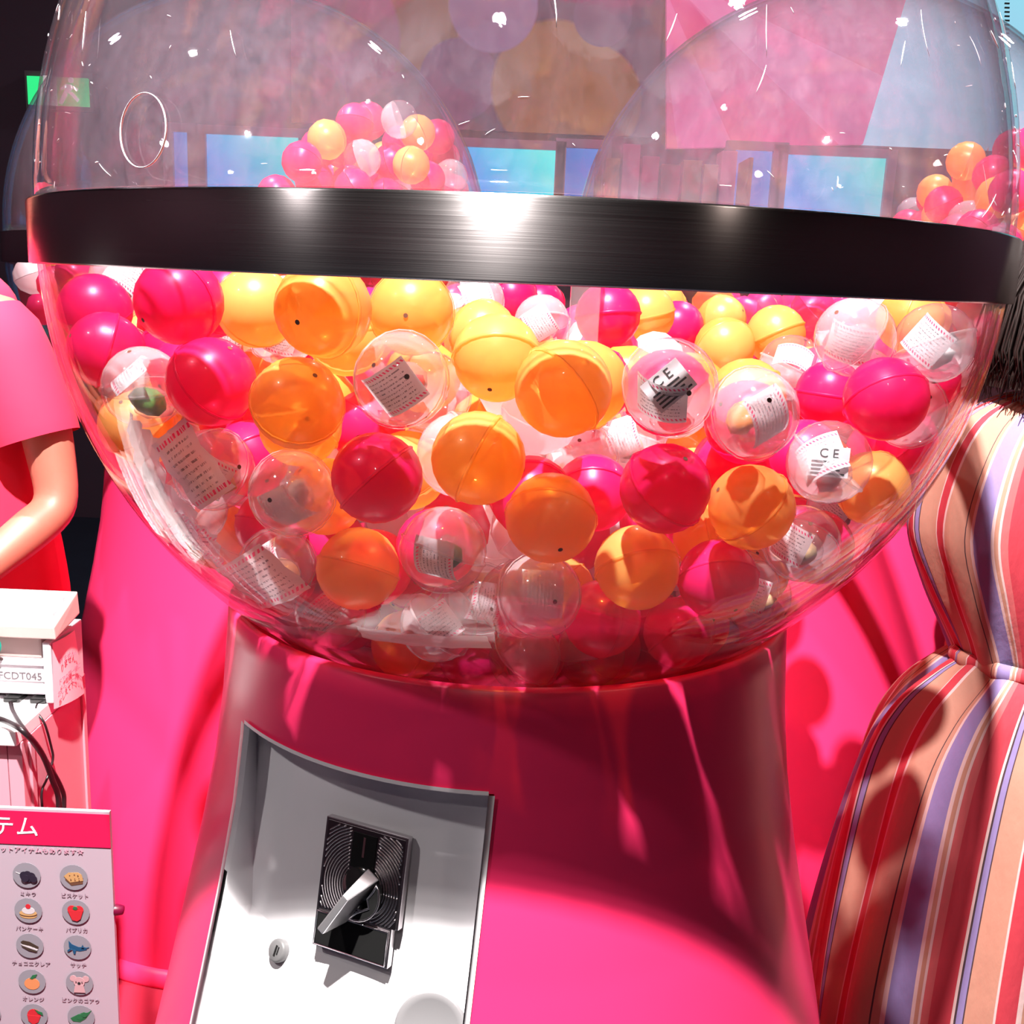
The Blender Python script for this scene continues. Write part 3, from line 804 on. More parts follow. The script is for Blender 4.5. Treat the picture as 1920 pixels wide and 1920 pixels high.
# seen one by one in the photograph: (pixel, apparent radius, kind)
PINS = [(160, 578, 80, 'magenta'), (188, 655, 78, 'magenta'), (335, 565, 100, 'magenta'), (480, 578, 76, 'orange'), (528, 615, 74, 'clear'), (605, 580, 101, 'orange'), (772, 585, 80, 'orange'),
        (397, 715, 97, 'magenta'), (268, 725, 90, 'clear'), (558, 755, 99, 'orange'), (752, 712, 98, 'clear'), (932, 672, 84, 'orange'), (1055, 730, 100, 'orange'), (898, 860, 97, 'orange'),
        (706, 895, 96, 'magenta'), (548, 925, 92, 'clear'), (1033, 970, 94, 'orange'), (1248, 915, 96, 'magenta'), (1255, 725, 94, 'clear'), (1412, 775, 100, 'clear'), (1408, 950, 88, 'orange'),
        (1660, 747, 93, 'magenta'), (1556, 740, 66, 'magenta'), (1553, 868, 88, 'clear'), (1195, 1065, 88, 'orange'), (1346, 1085, 82, 'magenta'), (1502, 1020, 80, 'clear'), (832, 1030, 92, 'clear'),
        (672, 1065, 88, 'orange'), (1014, 1115, 88, 'clear'), (1430, 1128, 72, 'clear'), (400, 880, 94, 'clear'), (520, 1060, 84, 'clear'), (822, 1170, 74, 'clear'), (1112, 925, 74, 'magenta'),
        (1130, 1160, 74, 'magenta'), (510, 985, 70, 'magenta'), (1602, 632, 76, 'clear'), (1752, 645, 78, 'clear'), (1705, 600, 62, 'orange'), (1455, 628, 56, 'orange'), (1358, 650, 57, 'orange'),
        (1352, 600, 47, 'orange'), (1425, 590, 46, 'orange'), (1482, 690, 62, 'clear'), (1140, 592, 62, 'magenta'), (1016, 605, 54, 'clear'), (1012, 572, 48, 'magenta'), (888, 566, 60, 'clear'),
        (1212, 590, 54, 'orange'), (1270, 612, 48, 'magenta'), (1628, 600, 52, 'magenta'), (905, 628, 66, 'orange'), (750, 1235, 68, 'orange'), (985, 1232, 70, 'clear'), (1272, 1185, 74, 'magenta'),
        (620, 1150, 76, 'clear'), (1640, 915, 76, 'orange'), (430, 560, 72, 'magenta'), (232, 528, 66, 'clear'), (192, 800, 76, 'orange'), (1090, 860, 70, 'clear'), (1460, 1190, 60, 'magenta'),
        (330, 965, 74, 'clear'), (470, 860, 74, 'magenta'), (690, 800, 72, 'magenta'), (1180, 820, 70, 'clear'), (1330, 1010, 68, 'orange'), (960, 560, 50, 'magenta'), (1540, 600, 50, 'clear')]
def inside(p, m):
    z = p[2] - ZL
    q = math.hypot(p[0] - CEN[0], p[1] - CEN[1]) / (RB - m)
    return q * q + (z / ((BL if z < 0 else BU + 0.04) - m)) ** 2 <= 1
pins = []
for px, py, rr, kd in PINS:
    d = ray(px, py)
    want = CR * FPX / rr / d.dot(FW)
    for k in range(40):
        d = ray(px, py); t = 0.5
        while t < 1.5 and not inside(EYE + d * t, CR + 0.0085): t += 0.002
        if t < 1.5: break
        px += (960 - px) * 0.008; py += (760 - py) * 0.008
    if t >= 1.5: continue
    pins.append([d, max(t, want), t, kd])
pins.sort(key=lambda q: q[1])
done = []
for d, t, t0, kd in pins:                      # nearest first; the ones behind slide back along their ray
    k = 0
    while k < 400 and any((EYE + d * t - q).length < 2 * CR + 0.0012 for q, _ in done):
        t += 0.002; k += 1
    p = EYE + d * t
    if inside(p, CR + 0.007): done.append((p, kd))
npin = len(done)
pts = np.array([tuple(p) for p, _ in done]); kinds = [k for _, k in done]
pinpx = [to_px(p) for p, _ in done]
def fill_top(x, y): return 1.415 - 0.05 * max(0.0, x) + 0.03 * max(0, -x)
fill = []
cand = rng.uniform((-RB, CEN[1] - RB, 0.99), (RB, CEN[1] + RB, 1.46), size=(50000, 3))
dist_shell = lambda p: 1 - math.sqrt((math.hypot(p[0], p[1] - CEN[1]) / RB) ** 2 + ((p[2] - ZL) / BL) ** 2)
cand = sorted(cand, key=lambda p: dist_shell(p) * 2 + p[1] * 0.6)
allp = [p for p in pts]
for p in cand:
    if len(fill) >= 800: break
    if p[2] + CR > fill_top(p[0], p[1]) + 0.03 or not inside(p, CR + 0.0085): continue
    A = np.array(allp)
    if np.min(np.sum((A - p) ** 2, axis=1)) < (2 * CR + 0.0005) ** 2: continue
    u, v, zc = to_px(p); rp = CR * FPX / zc
    if any((u - a) ** 2 + (v - b) ** 2 < (0.72 * (rp + CR * FPX / zz)) ** 2 and zc < zz + 0.01 for a, b, zz in pinpx): continue
    allp.append(p); fill.append(p)
fill_kinds = [('magenta', 'orange', 'clear')[int(np.searchsorted([0.44, 0.70], rng.random()))] for _ in fill]
# the ones nearest the front glass are individuals, the buried rest is one heap
vis = []
order = sorted(range(len(fill)), key=lambda i: dist_shell(fill[i]) * 1.6 + (fill[i][1] - 0.7) * 0.5 - (0.35 if fill[i][2] > 1.34 else 0))
NIND = 150
SHORT = {'orange': 'orange pearly capsule', 'magenta': 'magenta pearly capsule', 'clear': 'clear capsule'}
LAB = {'orange': 'orange pearly capsule', 'magenta': 'magenta pearly capsule', 'clear': 'clear capsule with one frosted half'}
def zone(p):
    side = 'counter side' if p[0] < -0.17 else 'striped dress side' if p[0] > 0.17 else 'in the middle'
    lev = 'just under the steel band' if p[2] > 1.33 else 'low by the pedestal rim' if p[2] < 1.2 else 'halfway up the bowl'
    return lev + ', ' + side
caps = []
for (p, kd) in done:
    caps.append((capsule(kd, p, '%s, front row, %s' % (SHORT[kd], zone(p)), kd + ' capsules at the front of the near bowl'), kd, True))
for i in order[:NIND]:
    caps.append((capsule(fill_kinds[i], Vector(fill[i]), '%s behind the front row, %s' % (SHORT[fill_kinds[i]], zone(fill[i])), fill_kinds[i] + ' capsules deeper in the near bowl'), fill_kinds[i], False))
lowc = hemi(CR, 1, 12, 4); lowd = hemi(CR, -1, 12, 4)
def heap(name, plist, klist, lab):
    mb, mi = MB(), []
    for p, kd in zip(plist, klist):
        R = rquat().to_matrix()
        for hm, s in ((lowc, 0), (lowd, 1)):
            mb.add([R @ v + Vector(p) for v in hm.V], hm.F)
            mi += [{'orange': 0, 'magenta': 2, 'clear': 4}[kd] + s] * len(hm.F)
    me = mesh(name, mb.V, mb.F, [M_ORH, M_ORH, M_MAH, M_MAH, M_WHH, M_WHH], True, mi=mi)
    return tag(link(name, me), lab, 'capsules', kind='stuff')
rest = order[NIND:]
heap('buried_capsules', [fill[i] for i in rest], [fill_kinds[i] for i in rest], 'mass of buried orange, magenta and clear capsules inside the near bowl')

# leaflets and toys inside the clear capsules
def sheet(wd, ht, R, n=8):
    V, F, uv = [], [], []
    for i in range(n + 1):
        a = (i / n - 0.5) * wd / R
        for j in (0, 1):
            V.append((R * math.sin(a), (j - 0.5) * ht, R * math.cos(a) - R * 0.6)); uv.append((i / n, j))
    for i in range(n): F.append((2 * i, 2 * i + 2, 2 * i + 3, 2 * i + 1))
    return V, F, uv
V, F, uv = sheet(0.046, 0.036, 0.03)
ME_LEAF = mesh('leaflet', V, F, M_LEAF, True, uv)
def blob(s, seed, mat, name):
    bm = bmesh.new(); bmesh.ops.create_icosphere(bm, subdivisions=2, radius=1)
    r = random.Random(seed)
    ax_ = [Vector((r.gauss(0, 1), r.gauss(0, 1), r.gauss(0, 1))).normalized() for _ in range(4)]
    for v in bm.verts:
        k = 1 + sum(0.16 * math.sin(3 * v.co.dot(a) + i) for i, a in enumerate(ax_))
        v.co = Vector((v.co.x * s[0], v.co.y * s[1], v.co.z * s[2])) * k
    me = bpy.data.meshes.new(name); bm.to_mesh(me); bm.free()
    me.materials.append(mat); me.polygons.foreach_set('use_smooth', [True] * len(me.polygons))
    return me
TOYS = [('red', (0.75, 0.03, 0.03)), ('tan', (0.55, 0.38, 0.2)), ('orange', (0.9, 0.3, 0.05)), ('green', (0.06, 0.3, 0.05)), ('white', (0.8, 0.78, 0.76)), ('brown', (0.2, 0.09, 0.05))]
TM = [blob((0.016, 0.012, 0.011), 5 + i, plain('toy_%s_vinyl' % n, c, 0.45), 'toy_' + n) for i, (n, c) in enumerate(TOYS)]
ME_BAG = blob((0.021, 0.017, 0.014), 77, thin_clear('toy_bag_film', (0.97, 0.97, 0.97), (0.9, 0.9, 0.92), 0.08, f0=0.08, rough=0.12), 'toy_bag')
k = 0
for cobj, kd, front in caps:
    if kd != 'clear': continue
    if not front and k % 2: k += 1; continue
    c = cobj.location.copy()
    view = (EYE - c).normalized()
    # the leaflet leans against the wall facing the viewer's side more often than not
    q = (view + Vector(rng.normal(size=3)) * 0.45).normalized().to_track_quat('Z', 'Y') @ Quaternion((0, 0, 1), rng.uniform(0, 6.28))
    lf = link('leaflet', ME_LEAF, None, c + q @ Vector((0, 0, 0.009)), q)
    where = ('front' if front else 'deeper') + ' clear capsule ' + zone(c)
    tag(lf, 'leaflet in %s' % where, 'leaflet', 'leaflets inside clear capsules')
    i = k % 6
    to = thing('mini_toy', 'bagged %s toy, %s' % (TOYS[i][0], where), 'toy', c - q @ Vector((0, 0, 0.008)) + Vector((0, 0, -0.008)), 'bagged toys inside clear capsules', rquat())
    link('figure', TM[i], to)
    link('bag', ME_BAG, to)
    k += 1
bpy.context.view_layer.update()
# CE marks on two leaflets that face the front
def nearest(px, py):
    return min((c for c, kd, f in caps if kd == 'clear' and f), key=lambda c: (to_px(c.location)[0] - px) ** 2 + (to_px(c.location)[1] - py) ** 2)
for px, py, rz in ((1553, 868, 0.0), (1255, 725, 0.75)):
    c = nearest(px, py).location
    v = (EYE - c).normalized()
    Mx = frame(c + v * 0.022, Vector((0, 0, 1)).cross(v), v.cross(Vector((0, 0, 1)).cross(v))) @ Matrix.Rotation(rz, 4, 'Z')
    s = MB().box((-0.017, -0.012, -0.0003), (0.017, 0.014, 0), Mx).build('marked_label', M_PAPER)
    tag(s, 'small white label printed with a safety mark inside a clear capsule', 'label', 'printed labels inside clear capsules')
    text('lettering', 'C E', 0.011, Mx @ Matrix.Translation((0, 0.008, 0.0003)), M_INK, s, 0.0001)
    for kk in range(4):
        MB().box((-0.014, -0.01 + kk * 0.0034, 0.0001), (0.014 - 0.004 * (kk % 2), -0.0084 + kk * 0.0034, 0.0004), Mx).build('print_line', M_INK, s)

# loose leaflets lying against the glass
def crumple(name, px, py, wd, ht, ang, lab, mat, seed, bend=0.5):
    d = ray(px, py); t = 0.5
    while t < 1.6 and not inside(EYE + d * t, 0.007): t += 0.001
    p = EYE + d * t
    nn = Vector((p.x / RB ** 2, (p.y - CEN[1]) / RB ** 2, (p.z - ZL) / BL ** 2)).normalized()
    ex = nn.cross(Vector((0, 0, 1))).normalized() * -1
    ey = nn.cross(ex) * -1
    ex, ey = ex * math.cos(ang) + ey * math.sin(ang), ey * math.cos(ang) - ex * math.sin(ang)
    r = random.Random(seed); V, uvs, n, m = [], [], 10, 8
    for i in range(n + 1):
        for j in range(m + 1):
            x, y = (i / n - 0.5) * wd, (j / m - 0.5) * ht
            q = p + ex * x + ey * y
            # press the sheet against the inner wall, with folds
            v = q - Vector((CEN[0], CEN[1], ZL))
            f = math.sqrt((v.x ** 2 + v.y ** 2) / (RB - 0.007) ** 2 + (v.z / (BL - 0.007)) ** 2)
            fold = 0.008 * abs(math.sin(i * 1.1 + seed)) * bend + 0.004 * bend * math.sin(j * 1.7 + seed)
            v = v / f * (1 - max(0.001, fold + 0.004))
            V.append(Vector((CEN[0], CEN[1], ZL)) + v); uvs.append((i / n, j / m))
    mb = MB().grid([[V[i * (m + 1) + j] for j in range(m + 1)] for i in range(n + 1)])
    ob = mb.build(name, mat, smooth=True, uv=uvs)
    return tag(ob, lab, 'leaflet')
crumple('loose_leaflet', 265, 870, 0.05, 0.08, 0.5, 'crumpled white leaflet stuck against the glass beside the pink sleeve', M_PAPER, 1, 1.5)
crumple('loose_leaflet', 310, 960, 0.075, 0.075, 0.7, 'creased white leaflet pressed to the glass low beside the arm', M_PAPER, 2, 1.2)
crumple('loose_leaflet', 365, 1015, 0.05, 0.06, 0.6, 'small folded leaflet lowest in the stack against the glass', M_LEAF, 3, 1.2)
crumple('loose_leaflet', 350, 880, 0.07, 0.07, -0.5, 'printed leaflet curled round a clear capsule', M_LEAF, 6, 0.8)
crumple('loose_leaflet', 480, 1095, 0.13, 0.06, -0.55, 'long printed leaflet lying along the bowl above the pedestal rim', M_LEAF, 4, 0.5)
crumple('loose_leaflet', 790, 1205, 0.125, 0.024, -0.08, 'plain white paper strip lying at the bottom of the bowl', M_PAPER, 5, 0.3)

# clear divider inside the bowl
M_DIV = thin_clear('divider_acrylic', (0.98, 0.95, 0.96), (0.95, 0.8, 0.85), 0.12, f0=0.08)
p = at_y(1095, 600, 1.16)
t = thing('divider_post', 'upright clear acrylic divider post inside the near bowl', 'divider', (p.x, 1.16, 1.3))
MB().box((p.x - 0.016, 1.152, 1.25), (p.x + 0.016, 1.168, 1.5)).build('acrylic_bar', M_DIV, t, bevel=0.001)

# piles in the two far globes
FARK = {}
fa, fb_ = hemi(CR, 1, 16, 5), hemi(CR, -1, 16, 5)
for kd, mats in {'orange': [M_ORA, M_ORB], 'magenta': [M_MAA, M_MAB], 'clear': [M_CLEAR, M_FROST]}.items():
    mb = MB().add(fa.V, fa.F).add(fb_.V, fb_.F)
    FARK[kd] = mesh('far_capsule_' + kd, mb.V, mb.F, mats, True, mi=[0] * len(fa.F) + [1] * len(fb_.F))
def far_pile(c, x0, x1, hgt, word):
    P, n = [], 0
    cd = rng.uniform((-RB, -RB, 0.99), (RB, RB, 1.9), size=(16000, 3))
    cd = cd[np.argsort(-cd[:, 2] + 0.4 * cd[:, 1])]
    for p in cd:
        s = min(1, max(0, (p[0] - x0) / (x1 - x0))); s = s * s * (3 - 2 * s)
        top = 1.43 + hgt * s - 0.25 * max(0, p[1])
        if p[2] > top or p[2] < top - 0.3: continue
        q = math.hypot(p[0], p[1]); z = p[2] - (ZL if p[2] < ZL else ZU)
        if (q / (RB - CR - 0.01)) ** 2 + (z / ((BL if z < 0 else BU) - CR - 0.01)) ** 2 > 1: continue
        if P and np.min(np.sum((np.array(P) - p) ** 2, axis=1)) < (2 * CR) ** 2: continue
        P.append(p)
        if len(P) > 330: break
    K = [('magenta', 'orange', 'clear')[int(np.searchsorted([0.58, 0.9], rng.random()))] for _ in P]
    od = sorted(range(len(P)), key=lambda i: (0 if P[i][2] > 1.46 else 1, P[i][1]))
    for i in od[:80]:
        kd = K[i]
        tag(link(NAMES[kd], FARK[kd], None, Vector(P[i]) + Vector((c[0], c[1], 0)), rquat()), '%s %s the pile in %s' % (SHORT[kd], 'topping' if P[i][2] > 1.6 else 'partway up' if P[i][2] > 1.46 else 'at the foot of', word), 'capsule', '%s capsules in %s' % (kd, word))
    heap('buried_capsules', [P[i] + np.array((c[0], c[1], 0)) for i in od[80:]], [K[i] for i in od[80:]], 'mass of mixed capsules deeper in ' + word)
far_pile(FAR_L, 0.0, 0.24, 0.33, 'the far globe behind the counter')
far_pile(FAR_R, 0.06, 0.3, 0.33, 'the far globe beside the striped dress')
#PART2
# ------------------------------------------------------------------ counter, till and signs by the near machine
M_CPINK = plain('pale_pink_laminate', (0.62, 0.27, 0.33), 0.4)
M_CWHITE = plain('white_laminate', (0.85, 0.82, 0.83), 0.35)
M_TILL = plain('cream_till_plastic', (0.5, 0.36, 0.34), 0.45)
M_TILLW = plain('white_till_plastic', (0.55, 0.5, 0.54), 0.4)
M_CABLE = plain('black_cable_rubber', (0.015, 0.008, 0.01), 0.35)
XC, YN, YFAR, ZCT = -0.66, 1.323, 1.542, 0.827      # the counter's end face, near and far edge, top
def at_x(px, py, x):
    d = ray(px, py); return EYE + d * (x / d.x)
t = thing('service_counter', 'pale pink service counter with white top under the till', 'counter', (XC - 0.5, 1.43, 0))
MB().box((XC - 1.1, YN, ZCT - 0.022), (XC - 0.001, YFAR, ZCT - 0.0005)).build('counter_top', M_CWHITE, t, bevel=0.002)
MB().box((XC - 0.02, YN + 0.012, 0.0), (XC, YFAR, ZCT - 0.022)).build('side_panel', M_CPINK, t, bevel=0.001)
MB().box((XC - 1.1, YN + 0.012, 0.0), (XC - 0.021, YN + 0.03, ZCT - 0.022)).build('front_panel', M_CPINK, t)
MB().box((XC - 0.001, YN + 0.03, 0.0), (XC + 0.004, YN + 0.042, ZCT - 0.03)).build('edge_trim', M_CPINK, t, bevel=0.001)
MB().box((XC, YFAR - 0.012, 0.0), (XC + 0.004, YFAR, ZCT + 0.0)).build('edge_trim', M_CPINK, t, bevel=0.001)

YT, XT = 1.425, -0.652
def tz(py, px=60, y=YT): return at_y(px, py, y).z
def tx(px, py=1250, y=YT): return at_y(px, py, y).x
t = thing('till_terminal', 'cream and white till terminal standing on the counter top', 'till', (XT - 0.15, 1.47, ZCT))
xl = XT - 0.34
MB().box((xl, YT + 0.02, ZCT), (XT - 0.01, 1.53, tz(1303))).build('till_foot', plain('dark_till_ports', (0.05, 0.02, 0.03), 0.5), t)
MB().box((xl, YT, tz(1303)), (XT - 0.012, 1.53, tz(1237))).build('till_body', M_TILLW, t, bevel=0.004)
MB().box((xl, YT - 0.003, tz(1247)), (XT - 0.012, YT + 0.001, tz(1239))).build('till_ridge', M_TILLW, t, bevel=0.001)
MB().box((xl, YT + 0.006, tz(1237)), (XT - 0.018, 1.525, tz(1196))).build('till_neck', M_TILL, t, bevel=0.003)
z0, z1 = tz(1194, 80), tz(1171, 80)
kb = MB().add([(xl, YT - 0.01, z0), (-0.641, YT - 0.01, z0), (-0.641, 1.5, z0 + 0.012), (xl, 1.5, z0 + 0.012),
          (xl, YT - 0.01, z1), (-0.643, YT - 0.01, z1), (-0.643, 1.5, z1 + 0.028), (xl, 1.5, z1 + 0.028)],
         [(0, 3, 2, 1), (4, 5, 6, 7), (0, 1, 5, 4), (1, 2, 6, 5), (2, 3, 7, 6), (3, 0, 4, 7)]).build('keyboard', M_TILL, t, bevel=0.002)
for r in range(2):
    for c in range(9):
        x = -0.652 - c * 0.03; y = YT + 0.008 + r * 0.036; z = z1 + 0.028 * (y - YT + 0.02) / 0.085
        MB().box((x - 0.025, y, z - 0.004), (x, y + 0.03, z + 0.006)).build('key', M_TILLW, kb, bevel=0.0015)
MB().box((XT - 0.012, YT - 0.004, ZCT), (XT, 1.53, tz(1203, 90))).build('cheek_panel', M_TILLW, t, bevel=0.002)
lb = MB().box((xl, YT - 0.0015, tz(1277)), (tx(88), YT + 0.001, tz(1256))).build('label_strip', M_PAPER, t)
text('lettering', 'FCDT045', 0.0158, frame((tx(38), YT - 0.002, tz(1267, 36)), (1, 0, 0), (0, 0, 1)), plain('grey_print', (0.1, 0.08, 0.09), 0.7), lb, 0.0002)
for i, px in enumerate((20, 70)):
    MB().box((tx(px) - 0.012, YT - 0.006, tz(1325)), (tx(px) + 0.012, YT + 0.035, tz(1306))).build('plug', M_BLACKP, t, bevel=0.003)
d_ = MB(); d_.lathe([(0.0, 0.003), (0.02, 0.003), (0.021, 0.0)], 24)
Mx = frame((tx(-14), YT - 0.012, tz(1208)), (1, 0, 0), (0, 0, 1)); d_.V = [Mx @ v for v in d_.V]
d_.build('round_sticker', plain('teal_vinyl', (0.0, 0.3, 0.22), 0.4), t)

# paper note stuck on the till's cheek, facing the machine
A_, B_, C_, D_2 = [at_x(px, py, XT + 0.001) for px, py in ((98, 1206), (140, 1181), (158, 1300), (101, 1330))]
nt_ = MB().grid([[A_.lerp(B_, i / 6) + Vector((0.003 * math.sin(PI * i / 6), 0, 0)), D_2.lerp(C_, i / 6) + Vector((0.004 * math.sin(PI * i / 6), 0, 0))] for i in range(7)])
note = tag(nt_.build('paper_note', plain('pink_white_paper', (0.85, 0.6, 0.66), 0.6), smooth=True), 'small pale pink paper note with Japanese writing taped to the till', 'note')
M_RED = plain('faded_red_print', (0.55, 0.12, 0.2), 0.7)
ctr = (A_ + B_ + C_ + D_2) / 4
Mn = frame(ctr + Vector((0.0045, 0, 0)), (0, 1, 0), (0, 0, 1))
for yy, s_, body in ((0.02, 0.013, 'りません。'), (-0.008, 0.011, 'ドアの開一緒に'), (-0.024, 0.011, 'おしえて下さい。')):
    text('lettering', body, s_, Mn @ Matrix.Translation((0, yy, 0)), M_RED, note, 0.0001)

# cables from the till: over the counter top, then down past its end face
def cable(pts, r, lab):
    P_ = [at_x(px, py, -v) if v < 1 else at_y(px, py, v) for px, py, v in pts]
    tag(MB().tube(catmull(P_, 8), r, 8).build('cable', M_CABLE, smooth=True), lab, 'cable', 'black cables hanging from the till')
cable([(20, 1318, 1.42), (26, 1338, 1.385), (50, 1375, 0.648), (82, 1420, 0.646), (114, 1475, 0.646), (120, 1510, 0.647), (112, 1600, 0.648)], 0.0035, 'thick black cable running from the till plug behind the sign board')
cable([(-30, 1340, 1.34), (10, 1352, 1.33), (45, 1372, 0.636), (78, 1412, 0.634), (98, 1462, 0.634), (110, 1505, 0.635), (104, 1600, 0.64)], 0.004, 'thick black cable crossing in front of the other till cables')
cable([(70, 1320, 1.42), (68, 1333, 1.40), (84, 1358, 0.653), (96, 1400, 0.653), (99, 1424, 0.653), (88, 1460, 0.655), (78, 1490, 0.655), (84, 1560, 0.655)], 0.0018, 'thin black cable looping down from the till')

# sign board with the list of items
YS = 1.25
p0, p1 = at_y(205, 1523, YS), at_y(220, 1918, YS)
xr = p0.x; xw = 0.36; ztop = p0.z
t = thing('item_sign_board', 'white sign board with pink header and rows of little item pictures', 'sign', (xr - xw / 2, YS, 0))
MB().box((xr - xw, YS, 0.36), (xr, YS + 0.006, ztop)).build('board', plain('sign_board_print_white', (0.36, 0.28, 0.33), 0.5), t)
MB().box((xr - xw, YS - 0.001, at_y(150, 1587, YS).z), (xr, YS, at_y(150, 1525, YS).z)).build('header_band', plain('header_pink', (0.55, 0.006, 0.06), 0.45), t)
MB().tube([(xr - xw / 2, YS + 0.02, 0.02), (xr - xw / 2, YS + 0.02, 0.7)], 0.012).build('stand_pole', M_CHROME2, t, smooth=True)
MB().lathe([(0.0, 0.02), (0.055, 0.018), (0.06, 0.006), (0.06, 0.0)], 32, (xr - xw / 2, YS + 0.02, 0)).build('stand_base', M_CHROME2, t, smooth=True)
kn = MB(); kn.lathe([(0.0, 0.012), (0.006, 0.01), (0.008, 0.0)], 16); Mx = frame((xr + 0.001, YS + 0.004, at_y(215, 1709, YS).z), (0, 1, 0), (0, 0, 1)); kn.V = [Mx @ v for v in kn.V]; kn.build('edge_clip', plain('dark_clip', (0.1, 0.0, 0.02), 0.4), t, smooth=True)
M_SW = plain('white_lettering', (0.8, 0.72, 0.75), 0.5)
def sgn(px, py): 
    q = at_y(px, py, YS); return Vector((q.x, YS - 0.0013, q.z))
def flatM(p, s=1.0): return frame(p, (1, 0, 0), (0, 0, 1)) @ Matrix.Scale(s, 4)
q = sgn(74, 1553)
text('header_lettering', 'アイテム', 0.0315, flatM(q), M_SW, t, 0.0003, 'RIGHT')
q = sgn(158, 1597)
text('subtitle_lettering', 'シークレットアイテムもあります☆', 0.0092, flatM(q), plain('dusty_rose_print', (0.5, 0.22, 0.3), 0.6), t, 0.0002, 'RIGHT')
M_GP = plain('pale_grey_print', (0.22, 0.15, 0.19), 0.6)
M_DISC = plain('picture_disc_grey', (0.2, 0.185, 0.215), 0.6)
PC = {n: plain('print_' + n, c, 0.6) for n, c in dict(plum=(0.012, 0.006, 0.018), biscuit=(0.4, 0.22, 0.09), brown=(0.1, 0.04, 0.02), white=(0.45, 0.41, 0.43), red=(0.42, 0.012, 0.02), green=(0.012, 0.1, 0.035), cream=(0.42, 0.24, 0.1), choco=(0.035, 0.02, 0.012), blue=(0.004, 0.05, 0.12), orange=(0.5, 0.18, 0.07), pink=(0.42, 0.24, 0.26), black=(0.01, 0.01, 0.01)).items()}
def circ(x, y, r, n=14, sy=1.0): return [(x + r * math.cos(2 * PI * k / n), y + r * sy * math.sin(2 * PI * k / n)) for k in range(n)]
# pictures in units of the disc radius: (colour, outline)
PICS = {
 'grape_stick': [('white', [(-.9, .3), (-.4, .1), (-.4, .04), (-.9, .24)])] + [('plum', circ(x, y, r)) for x, y, r in ((-.2, 0, .36), (.1, .1, .34), (.15, -.25, .34), (.42, -.02, .36), (.6, -.25, .32), (-.1, -.2, .34))],
 'biscuit': [('brown', [(-.7, -.25), (-.2, -.75), (.75, -.55), (.8, .0), (-.7, .0)]), ('biscuit', [(-.8, .1), (-.3, -.45), (.8, -.25), (.7, .3), (.4, .5), (-.4, .45)])] + [('brown', circ(x, y, .05, 6)) for x, y in ((-.3, .2), (.1, .3), (.4, .25), (-.2, -.1), (.15, -.05), (.5, .0))],
 'pancake': [('cream', circ(0, -.45, .72, 18, .4)), ('brown', circ(0, -.32, .74, 18, .3)), ('cream', circ(0, -.2, .74, 18, .36)), ('white', circ(.05, .05, .55, 18, .6)), ('red', circ(.05, .45, .22))],
 'paprika': [('red', circ(-.3, .25, .38)), ('red', circ(.3, .25, .38)), ('red', circ(0, .2, .35)), ('red', [(-.66, .2), (.66, .2), (.4, -.6), (.1, -.8), (-.3, -.7)]), ('green', circ(0, .42, .2, 10, .8))],
 'eclair': [('choco', [(-.75, .35), (-.55, .5), (.0, .4), (.75, -.05), (.72, -.25), (.5, -.3), (-.6, .05)]), ('white', [(-.75, .15), (-.55, .0), (.6, -.42), (.7, -.3), (.0, -.02)]), ('choco', [(-.7, .02), (.1, -.32), (.65, -.5), (.5, -.56), (-.1, -.42), (-.6, -.1)])],
 'blue_creature': [('blue', [(-.7, .62), (-.45, .3), (.1, .05), (.7, .05), (.8, -.2), (.2, -.35), (-.4, -.25), (-.7, .0)]), ('blue', [(.65, .0), (1.0, .1), (1.0, .04), (.7, -.1)]), ('blue', [(-.4, -.2), (-.3, -.6), (-.18, -.62), (-.1, -.25)]), ('blue', [(-.6, -.05), (-.85, -.3), (-.75, -.4), (-.4, -.15)]), ('blue', [(.35, .05), (.5, .35), (.6, .05)])],
 'orange_fruit': [('orange', circ(0, -.2, .66, 18, .85)), ('green', [(-.15, .3), (.1, .65), (.5, .75), (.35, .45), (.05, .25)])],
 'koala': [('pink', circ(-.5, .45, .3)), ('pink', circ(.55, .45, .3)), ('pink', circ(0, .15, .48)), ('pink', [(-.35, -.1), (.35, -.1), (.5, -.85), (-.5, -.85)]), ('black', circ(0, .05, .13)), ('black', circ(-.25, .2, .05, 6)), ('black', circ(.27, .2, .05, 6))],
 'strawberry': [('red', circ(-.0, .1, .58)), ('red', [(-.58, .1), (.58, .0), (.35, -.6), (-.1, -.85), (-.5, -.5)]), ('green', [(.1, .7), (.35, .3), (.8, .1), (.75, .4), (.45, .5)])],
 'pea_pod': [('green', [(-.9, -.1), (-.4, .2), (.1, .45), (.6, .5), (.95, .75), (.7, .35), (.4, -.1), (-.1, -.45), (-.7, -.4)]), ('green', circ(-.1, .05, .3)), ('green', circ(.3, .3, .25))]}
ROWS = [(51, 1640, 'grape_stick', 'ミキラ'), (139, 1644, 'biscuit', 'ビスケット'), (54, 1706, 'pancake', 'パンケーキ'), (143, 1709, 'paprika', 'パプリカ'), (57, 1772, 'eclair', 'チョコエクレア'), (146, 1775, 'blue_creature', 'サッチ'),
        (61, 1839, 'orange_fruit', 'オレンジ'), (150, 1842, 'koala', 'ピンクのコアラ'), (65, 1903, 'strawberry', 'いちご'), (153, 1906, 'pea_pod', 'まめ')]
R_D = 26 / FPX * 1.4
